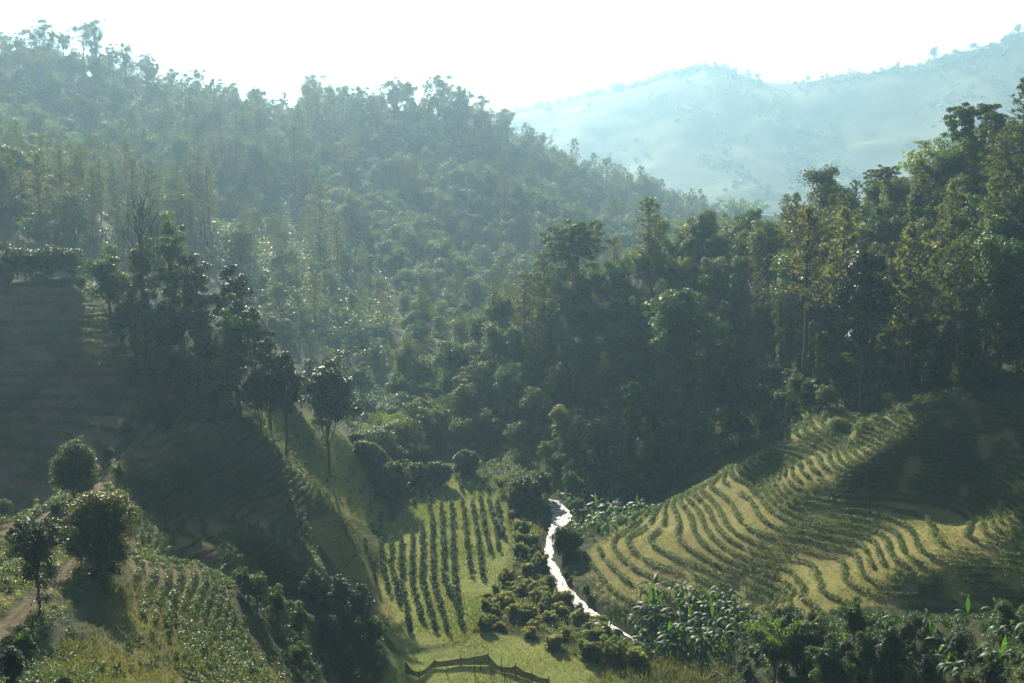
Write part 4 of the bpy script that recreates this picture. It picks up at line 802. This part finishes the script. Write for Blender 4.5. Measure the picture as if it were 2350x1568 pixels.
# --- tea hedges along the terraces
def contours(G, mask, lev, i0, i1, j0, j1):
    g = G[j0:j1, i0:i1] - lev; m = mask[j0:j1, i0:i1] > .5; s = g > 0; nxt = {}; P_ = {}
    ex = (s[:, :-1] != s[:, 1:]) & m[:, :-1]; ey = (s[:-1] != s[1:]) & m[:-1]
    for j, i in zip(*np.nonzero(ex)):
        t = g[j, i] / (g[j, i] - g[j, i+1]); P_[('x', j, i)] = (GX[i0+i] + t*(GX[i0+i+1]-GX[i0+i]), GY[j0+j])
    for j, i in zip(*np.nonzero(ey)):
        t = g[j, i] / (g[j, i] - g[j+1, i]); P_[('y', j, i)] = (GX[i0+i], GY[j0+j] + t*(GY[j0+j+1]-GY[j0+j]))
    cells = {(k[1], k[2]) for k in P_} | {(k[1]-1, k[2]) for k in P_ if k[0] == 'x'} | {(k[1], k[2]-1) for k in P_ if k[0] == 'y'}
    for (j, i) in cells:
        e = [k for k in (('x', j, i), ('x', j+1, i), ('y', j, i), ('y', j, i+1)) if k in P_]
        if len(e) == 2: nxt.setdefault(e[0], []).append(e[1]); nxt.setdefault(e[1], []).append(e[0])
    out = []; seen = set()
    for start in sorted(nxt, key=lambda k: (len(nxt[k]), k)):
        if start in seen: continue
        ch = [start]; seen.add(start)
        while True:
            n2 = [k for k in nxt[ch[-1]] if k not in seen]
            if not n2: break
            ch.append(n2[0]); seen.add(n2[0])
        if len(ch) > 8: out.append(np.array([P_[k] for k in ch]))
    return out
ii0, ii1 = np.searchsorted(GX, -127), np.searchsorted(GX, 114); jj0, jj1 = np.searchsorted(GY, 86), np.searchsorted(GY, 299)
def hedges(mask, s, where, grp, seed, gapf, per=40, hh=.5, minlen=5., leaf=.26, wid=.6):
    r = rg(seed); lv = 0; zmin, zmax = ZS[mask > .5].min(), ZS[mask > .5].max(); k = math.floor(zmin/s)
    while k*s < zmax:
        lev = (k + .13)*s; k += 1; ch = contours(ZS, mask, lev, ii0, ii1, jj0, jj1); res = []
        for c in ch:
            L_ = np.concatenate([[0], np.cumsum(np.hypot(*np.diff(c, axis=0).T))])
            if L_[-1] < minlen: continue
            n = int(L_[-1]/.34); t = (np.arange(n)+.5)/n*L_[-1]; x = np.interp(t, L_, c[:, 0]); y = np.interp(t, L_, c[:, 1])
            keepm = (vnoise(x/2.6 + seed*9, y/2.6) + .5) > gapf; a_, b_, _ = proj(x, y, gz(x, y)); keepm &= (a_ > -60) & (a_ < 2410) & (b_ < 1620)
            if keepm.sum() > 6: res.append((x[keepm], y[keepm], a_[keepm].mean()))
        if not res: continue
        lv += 1; res.sort(key=lambda q_: q_[2])
        for m_, (x, y, _) in enumerate(res):
            zz = gz(x, y) + hh*.75; o = np.array([x.mean(), y.mean(), zz.min()-hh]); hv = .45 + 1.25*(vnoise(x/.9, y/.9+seed)+.5)
            V, F = clumps(np.stack([x + r.normal(size=len(x))*.08, y + r.normal(size=len(x))*.08, zz], 1) - o, wid*hv, per, leaf, r, asp=.5, up=.7, flat=.95)
            part = '' if len(res) == 1 else f', {ordn(m_+1)} stretch from the left'
            tag(obj('tea_hedge', mesh('tea_hedge', V, [F], M['tea']), loc=o), f'tea hedge, {ordn(lv)} row up {where}{part}', 'hedge', grp)
hedges(mR, SR, 'the right-hand terraces', 'tea hedges on the right-hand terraces', 41, .22)
hedges(mM, SM, 'the left tea mound', 'tea hedges on the mound', 42, .16, per=40, hh=.62, wid=.47)
hedges(mL, SL, 'the shaded left tea hill', 'tea hedges on the shaded hill', 43, .24, per=52, hh=.7, wid=.74)

# --- undergrowth, grass and reeds: nobody could count these
def mass(name, label, cat, mat, zones, seed):
    r = rg(seed); Vs = []; Fs = []; o = 0
    for poly, ylo, yhi, step, rad, per, leaf, asp in zones:
        X, Y2, z, a, b = scatter(poly, ylo, yhi, step, seed + int(ylo)); ok = polydist(X, Y2, trk) > 1.3; X, Y2, z = X[ok], Y2[ok], z[ok]; n = len(X)
        if not n: continue
        R_ = rad*(.6+.8*r.random(n)); V, F = clumps(np.stack([X, Y2, z + R_*.35], 1), R_, per, leaf, r, asp=asp, up=.7, flat=.75); Vs.append(V); Fs.append(F + o); o += len(V)
    tag(obj(name, mesh(name, np.concatenate(Vs), [np.concatenate(Fs)], mat)), label, cat, kind='stuff')
# woods fringing the distant ridge
def fringe():
    r = rg(77); P2 = []
    for px_ in np.arange(1140, 2480, 5.):
        dens = np.interp(px_, [1140,1400,1480,1560,1680,1720,1740,1860,1900,2000,2060,2350,2480], [.35,.35,.8,1,1,.5,.08,.08,.5,.8,.9,1,1])
        Yc = np.arange(2600, 4150, 16.); xc = (px_-1175)/FPX*Yc/.99; hc = hF(xc, Yc); kc = int(np.argmax((hc-CAM_Z)/Yc))
        for _ in range(3):
            if r.random() < dens: Y2 = Yc[kc] - r.random()*60; x2 = (px_+r.normal()*4-1175)/FPX*Y2/.99; P2.append((x2, Y2, float(hF(np.array([x2]), np.array([Y2]))[0])))
    for _ in range(1500):
        Y2 = r.uniform(2400, 3300); x2 = r.uniform(-80, 1450); h2 = float(hF(np.array([x2]), np.array([Y2]))[0])
        if vnoise(np.array([x2/90]), np.array([Y2/160]))[0] > .02: P2.append((x2, Y2, h2))
    P2 = np.array(P2); R_ = 5 + 9*r.random(len(P2))**2; V, F = clumps(P2 + np.stack([0*R_, 0*R_, R_*.5], 1), R_, 70, 4.5, r, asp=.7, up=.5)
    tag(obj('distant_ridge_wood', mesh('distant_ridge_wood', V, [F], M['broad'])), 'pale hazy woods fringing the distant ridge', 'woodland', kind='stuff')
fringe()
mass('undergrowth', 'dense green undergrowth covering the wooded slopes', 'undergrowth', M['jungle'], [
    (ZB, 385, 1150, 8.5, 3.4, 50, 1.15, .6), (OPEN + [(560,700),(480,600)], 430, 760, 4.2, 1.9, 50, .7, .6), (ZR, 250, 420, 3.6, 1.5, 60, .5, .65),
    ([(1230,1000),(1480,960),(1640,860),(1940,880),(1940,950),(1760,1010),(1480,1180),(1330,1260),(1280,1180),(1180,1160),(1060,1080),(1100,1040)], 250, 350, 2.4, 1.1, 60, .36, .7),
    ([(200,690),(420,760),(560,880),(640,1000),(600,1010),(520,960),(440,1000),(330,960),(420,900),(300,780)], 225, 280, 2.6, 1.2, 55, .36, .6),
    ([(2000,960),(2250,880),(2500,850),(2500,960),(2250,935)], 225, 275, 2.6, 1.1, 60, .34, .65)], 61)
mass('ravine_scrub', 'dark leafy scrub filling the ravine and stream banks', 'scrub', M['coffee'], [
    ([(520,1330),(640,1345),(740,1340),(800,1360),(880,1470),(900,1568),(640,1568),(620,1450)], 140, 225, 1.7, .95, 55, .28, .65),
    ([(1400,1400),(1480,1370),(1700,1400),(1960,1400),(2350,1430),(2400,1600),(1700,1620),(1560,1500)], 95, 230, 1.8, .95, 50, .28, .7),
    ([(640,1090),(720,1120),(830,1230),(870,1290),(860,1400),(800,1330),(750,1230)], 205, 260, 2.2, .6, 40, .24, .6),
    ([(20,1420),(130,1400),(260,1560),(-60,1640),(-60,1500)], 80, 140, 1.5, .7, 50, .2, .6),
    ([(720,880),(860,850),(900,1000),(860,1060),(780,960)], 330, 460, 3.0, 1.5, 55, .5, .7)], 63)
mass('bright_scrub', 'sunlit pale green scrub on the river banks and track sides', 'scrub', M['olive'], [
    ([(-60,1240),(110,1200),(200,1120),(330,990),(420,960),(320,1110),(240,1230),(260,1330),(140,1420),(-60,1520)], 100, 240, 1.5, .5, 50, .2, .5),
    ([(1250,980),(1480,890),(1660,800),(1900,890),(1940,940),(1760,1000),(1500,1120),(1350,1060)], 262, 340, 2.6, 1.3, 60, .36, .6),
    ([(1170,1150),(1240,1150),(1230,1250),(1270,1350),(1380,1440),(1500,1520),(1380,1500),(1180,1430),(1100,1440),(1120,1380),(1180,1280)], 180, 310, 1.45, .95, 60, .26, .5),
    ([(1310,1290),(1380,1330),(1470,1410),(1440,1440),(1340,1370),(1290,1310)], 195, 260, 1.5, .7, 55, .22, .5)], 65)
def blades(name, label, cat, mat, zones, seed):
    r = rg(seed); Vs = []; Fs = []; o = 0
    for poly, ylo, yhi, step, hgt, nb, wd, lean in zones:
        X, Y2, z, a, b = scatter(poly, ylo, yhi, step, seed + int(ylo)); ok = polydist(X, Y2, trk) > .9; X, Y2, z = X[ok], Y2[ok], z[ok]; n = len(X)
        if not n: continue
        c = np.repeat(np.stack([X, Y2, z], 1), nb, 0); hh = hgt*(.5+.8*r.random(len(c))); hh *= np.repeat(np.clip(.7 + 1.6*vnoise(X/7, Y2/7), .35, 1.5), nb)
        d = unit(np.concatenate([r.normal(size=(len(c), 2))*lean, np.ones((len(c), 1))], 1)); c = c + np.concatenate([r.normal(size=(len(c), 2))*step*.35, np.zeros((len(c), 1))], 1) + d*hh[:, None]*.42
        V, F = leafq(c, d, unit(r.normal(size=(len(c), 3))), hh, wd*(.6+.8*r.random(len(c))), fold=.3); Vs.append(V); Fs.append(F + o); o += len(V)
    tag(obj(name, mesh(name, np.concatenate(Vs), [np.concatenate(Fs)], mat)), label, cat, kind='stuff')
blades('tall_grass', 'tall dry grass on the lower slopes and river banks', 'grass', M['reed'], [
    ([(250,1330),(480,1380),(600,1420),(660,1568),(660,1640),(60,1640),(120,1500),(230,1400)], 80, 180, .8, .85, 9, .10, .55),
    ([(1170,1150),(1250,1150),(1235,1250),(1270,1350),(1380,1440),(1560,1540),(1380,1530),(1180,1450),(1080,1450),(1110,1380),(1170,1280)], 180, 310, 1.0, 1.2, 9, .11, .45),
    ([(1400,1500),(1600,1520),(1800,1568),(1850,1640),(1300,1640)], 150, 215, 1.0, 1.5, 10, .10, .35),
    ([(740,1200),(800,1240),(900,1390),(930,1490),(870,1440),(780,1330)], 190, 255, .8, .7, 8, .09, .6), ([(620,1040),(700,1080),(880,1250),(880,1350),(760,1220),(640,1100)], 205, 270, .8, .6, 8, .09, .6), ([(-60,1240),(110,1200),(330,990),(320,1110),(260,1330),(-60,1520)], 100, 240, .8, .5, 8, .08, .6), (TEA_M, 110, 240, 1.0, .3, 5, .08, .6)], 71)
blades('short_grass', 'short green grass over the field and sunny spur', 'grass', M['grass'], [
    (FIELD, 190, 335, .6, .34, 8, .11, .7), ([(900,1500),(1100,1440),(1230,1460),(1400,1530),(1480,1620),(860,1620)], 160, 235, .6, .26, 7, .09, .8),
    ([(580,950),(700,950),(790,1000),(880,1150),(890,1240),(780,1180),(640,1090)], 240, 305, .8, .4, 8, .1, .7), (TEA_R, 150, 300, .8, .3, 6, .11, .8)], 73)

# --- the stream
rw = [.3,.4,1.9,.7,.8,1.0,1.05,.5,.03,.03]
n = 140; sR = np.concatenate([[0], np.cumsum(np.hypot(*np.diff(riv, axis=0).T))]); tS = np.linspace(0, sR[-1], n)
rx = np.interp(tS, sR, riv[:, 0]); ry = np.interp(tS, sR, riv[:, 1]); rwid = np.interp(tS, sR, np.array(rw)*1.25)
for _ in range(6): rx[1:-1] = (rx[:-2]+rx[2:]+2*rx[1:-1])/4; ry[1:-1] = (ry[:-2]+ry[2:]+2*ry[1:-1])/4
rwid = rwid * (1 + .35*vnoise(rx/1.3, ry/1.3) + .25*vnoise(rx/.5, ry/.5))
dx, dy_ = np.gradient(rx), np.gradient(ry); ln = np.hypot(dx, dy_); sx, sy = -dy_/ln, dx/ln
cols = np.linspace(-1, 1, 9); V = []
for c_ in cols: V.append(np.stack([rx + sx*c_*rwid, ry + sy*c_*rwid, np.full(n, -.42)], 1))
V = np.stack(V, 1).reshape(-1, 3); ix = np.arange(n*9).reshape(n, 9); F = np.stack([ix[:-1, :-1], ix[:-1, 1:], ix[1:, 1:], ix[1:, :-1]], -1).reshape(-1, 4)
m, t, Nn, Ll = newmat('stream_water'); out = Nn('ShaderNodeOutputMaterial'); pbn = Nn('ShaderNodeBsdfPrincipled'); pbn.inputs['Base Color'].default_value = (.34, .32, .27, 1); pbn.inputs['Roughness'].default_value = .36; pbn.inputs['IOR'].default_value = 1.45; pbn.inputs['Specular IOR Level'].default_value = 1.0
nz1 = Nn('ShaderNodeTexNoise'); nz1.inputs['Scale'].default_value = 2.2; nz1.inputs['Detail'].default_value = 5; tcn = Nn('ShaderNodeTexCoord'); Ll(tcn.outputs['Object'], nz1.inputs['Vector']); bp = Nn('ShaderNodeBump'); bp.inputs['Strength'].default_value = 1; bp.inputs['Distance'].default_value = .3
fr_ = Nn('ShaderNodeValToRGB'); fr_.color_ramp.elements[0].position = .42; fr_.color_ramp.elements[1].position = .58; fr_.color_ramp.elements[0].color = (.03, .03, .025, 1); fr_.color_ramp.elements[1].color = (.36, .35, .32, 1); nz3 = Nn('ShaderNodeTexNoise'); nz3.inputs['Scale'].default_value = 1.1; nz3.inputs['Detail'].default_value = 6; Ll(tcn.outputs['Object'], nz3.inputs['Vector']); Ll(nz3.outputs[0], fr_.inputs[0]); Ll(fr_.outputs[0], pbn.inputs['Base Color'])  # pale noise patches paint sun glint as well as foam into the water colour
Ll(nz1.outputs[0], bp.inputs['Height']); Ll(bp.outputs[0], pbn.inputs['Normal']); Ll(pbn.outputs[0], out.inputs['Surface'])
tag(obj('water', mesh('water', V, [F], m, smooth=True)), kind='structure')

# --- net fence and poles round the seed bed
cq = lambda x, y: ((1500 + x/2.611)*.5737, (2400 + y/2.611)*.5737)
fr = bpy.data.objects.new('net_fence', None); link(fr); fr.location = hit(*cq(900, 740)); tag(fr, 'sagging dark shade-net fence on wooden posts round the seed bed', 'fence'); fo = np.array(fr.location)
FP = [(320,770,1.9),(465,830,1.6),(615,715,1.8),(895,690,1.9),(1180,690,2.4),(1325,770,2.6),(1470,800,2.0),(1640,860,2.1),(1820,905,1.6)]
base = np.array([hit(*cq(x, y)) for x, y, _ in FP]); 
for (x, y, hgt), b_ in zip(FP, base):
    Vp, Fp = tube(bend(b_ - fo - [0, 0, .3], b_ - fo + [rnd.uniform(-.08, .08), 0, hgt], 4), [.09, .08, .07, .06], 6)
    obj('post', mesh('post', Vp, [Fp], M['post'], smooth=True), fr)
nh = [1.9,1.0,1.15,1.2,2.0,.95,1.5,1.25,1.0]
for k_ in range(len(base)-1):
    n = 12; tt_ = np.linspace(0, 1, n)[:, None]; g0 = base[k_]*(1-tt_) + base[k_+1]*tt_; top = nh[k_]*(1-tt_) + nh[k_+1]*tt_ - (.5 if k_ in (0, 4) else .2)*np.sin(np.pi*tt_)
    rows_ = []
    for f_ in np.linspace(0, 1, 5): rows_.append(g0 - fo + np.concatenate([np.zeros((n, 1)), .12*np.sin(tt_*9 + k_)*f_ + 0*tt_, top*f_ + .1], 1))
    Vn = np.stack(rows_, 1).reshape(-1, 3); ix = np.arange(n*5).reshape(n, 5); F = np.stack([ix[:-1, :-1], ix[:-1, 1:], ix[1:, 1:], ix[1:, :-1]], -1).reshape(-1, 4)
    obj('net_panel', mesh('net_panel', Vn, [F], M['net'], smooth=True), fr)
b0, b1 = np.array(hit(*cq(480, 860))) + [0, 0, 1.1], np.array(hit(*cq(1200, 700))) + [0, 0, 2.2]
Vp, Fp = tube(bend(b0 - fo, b1 - fo, 8, -.5), .035, 6); obj('rail', mesh('rail', Vp, [Fp], M['post']), fr)
for i, (x, y, hgt, lb) in enumerate([(750,790,1.5,'short pole at the left of the seed bed'),(1040,800,2.9,'tall pole standing in the seed bed behind the fence peak'),(1107,740,1.2,'short pole under the peak of the net fence'),(1212,830,2.3,'tall pole in the middle of the seed bed'),
                            (1355,900,2.4,'pole in the right part of the seed bed'),(1052,910,1.5,'pole at the lower edge of the seed bed'),(1420,900,1.1,'short thin pole at the right of the seed bed')]):
    p = hit(*cq(x, y)); Vp, Fp = tube(bend((0, 0, -.3), (rnd.uniform(-.1, .1), 0, hgt), 4), [.08, .07, .06, .055], 6)
    tag(obj('wooden_pole', mesh('wooden_pole', Vp, [Fp], M['post'], smooth=True), loc=p), 'weathered wooden ' + lb, 'pole', 'poles in the seed bed')

# --- two small huts on the back hill
def hut(px, py, w, label):
    p = hit(px, py, 430); o = bpy.data.objects.new('hut', None); link(o); o.location = p; o.rotation_euler.z = .3; tag(o, label, 'hut')
    a, b_, h = w/2, w*.4, w*.42
    V = [(-a,-b_,-.6),(a,-b_,-.6),(a,b_,-.6),(-a,b_,-.6),(-a,-b_,h),(a,-b_,h),(a,b_,h),(-a,b_,h),(-a,0,h*1.55),(a,0,h*1.55)]
    obj('wall', mesh('wall', V, [np.array([[0,1,5,4],[2,3,7,6]]), np.array([[1,2,6,9,5],[3,0,4,8,7]])], M['wallboard']), o)
    e = .5; zt = h*1.58; ze = h*.86
    V = [(-a-e,-b_-e,ze),(a+e,-b_-e,ze),(a+e,0,zt),(-a-e,0,zt),(a+e,b_+e,ze),(-a-e,b_+e,ze)]; V += [(x, y, z_+.06) for x, y, z_ in V]
    obj('roof', mesh('roof', V, [np.array([[0,1,2,3],[3,2,4,5],[6,7,8,9],[9,8,10,11],[0,1,7,6],[4,5,11,10],[1,2,8,7],[2,4,10,8],[0,3,9,6],[3,5,11,9]])], M['tin']), o)
    V = [(-.45,-b_-.03,0),(.45,-b_-.03,0),(.45,-b_-.03,h*.9),(-.45,-b_-.03,h*.9),(-.45,-b_+.02,0),(.45,-b_+.02,0),(.45,-b_+.02,h*.9),(-.45,-b_+.02,h*.9)]
    obj('door', mesh('door', V, [np.array([[0,1,2,3],[0,4,5,1],[3,2,6,7],[0,3,7,4],[1,5,6,2]])], M['post']), o)
hut(584, 538, 4.6, 'small tin-roofed hut on the hazy slope left of the big isolated pine')
hut(686, 432, 5.0, 'tin roof glinting under the pine stand on the back hill')
from collections import Counter
print('HEDGES', Counter(o.get('group') for o in SC.objects if o.name.startswith('tea_hedge')), mL.max(), (mL>.5).sum())
print('KINDS', zone_n, len(bpy.data.objects))
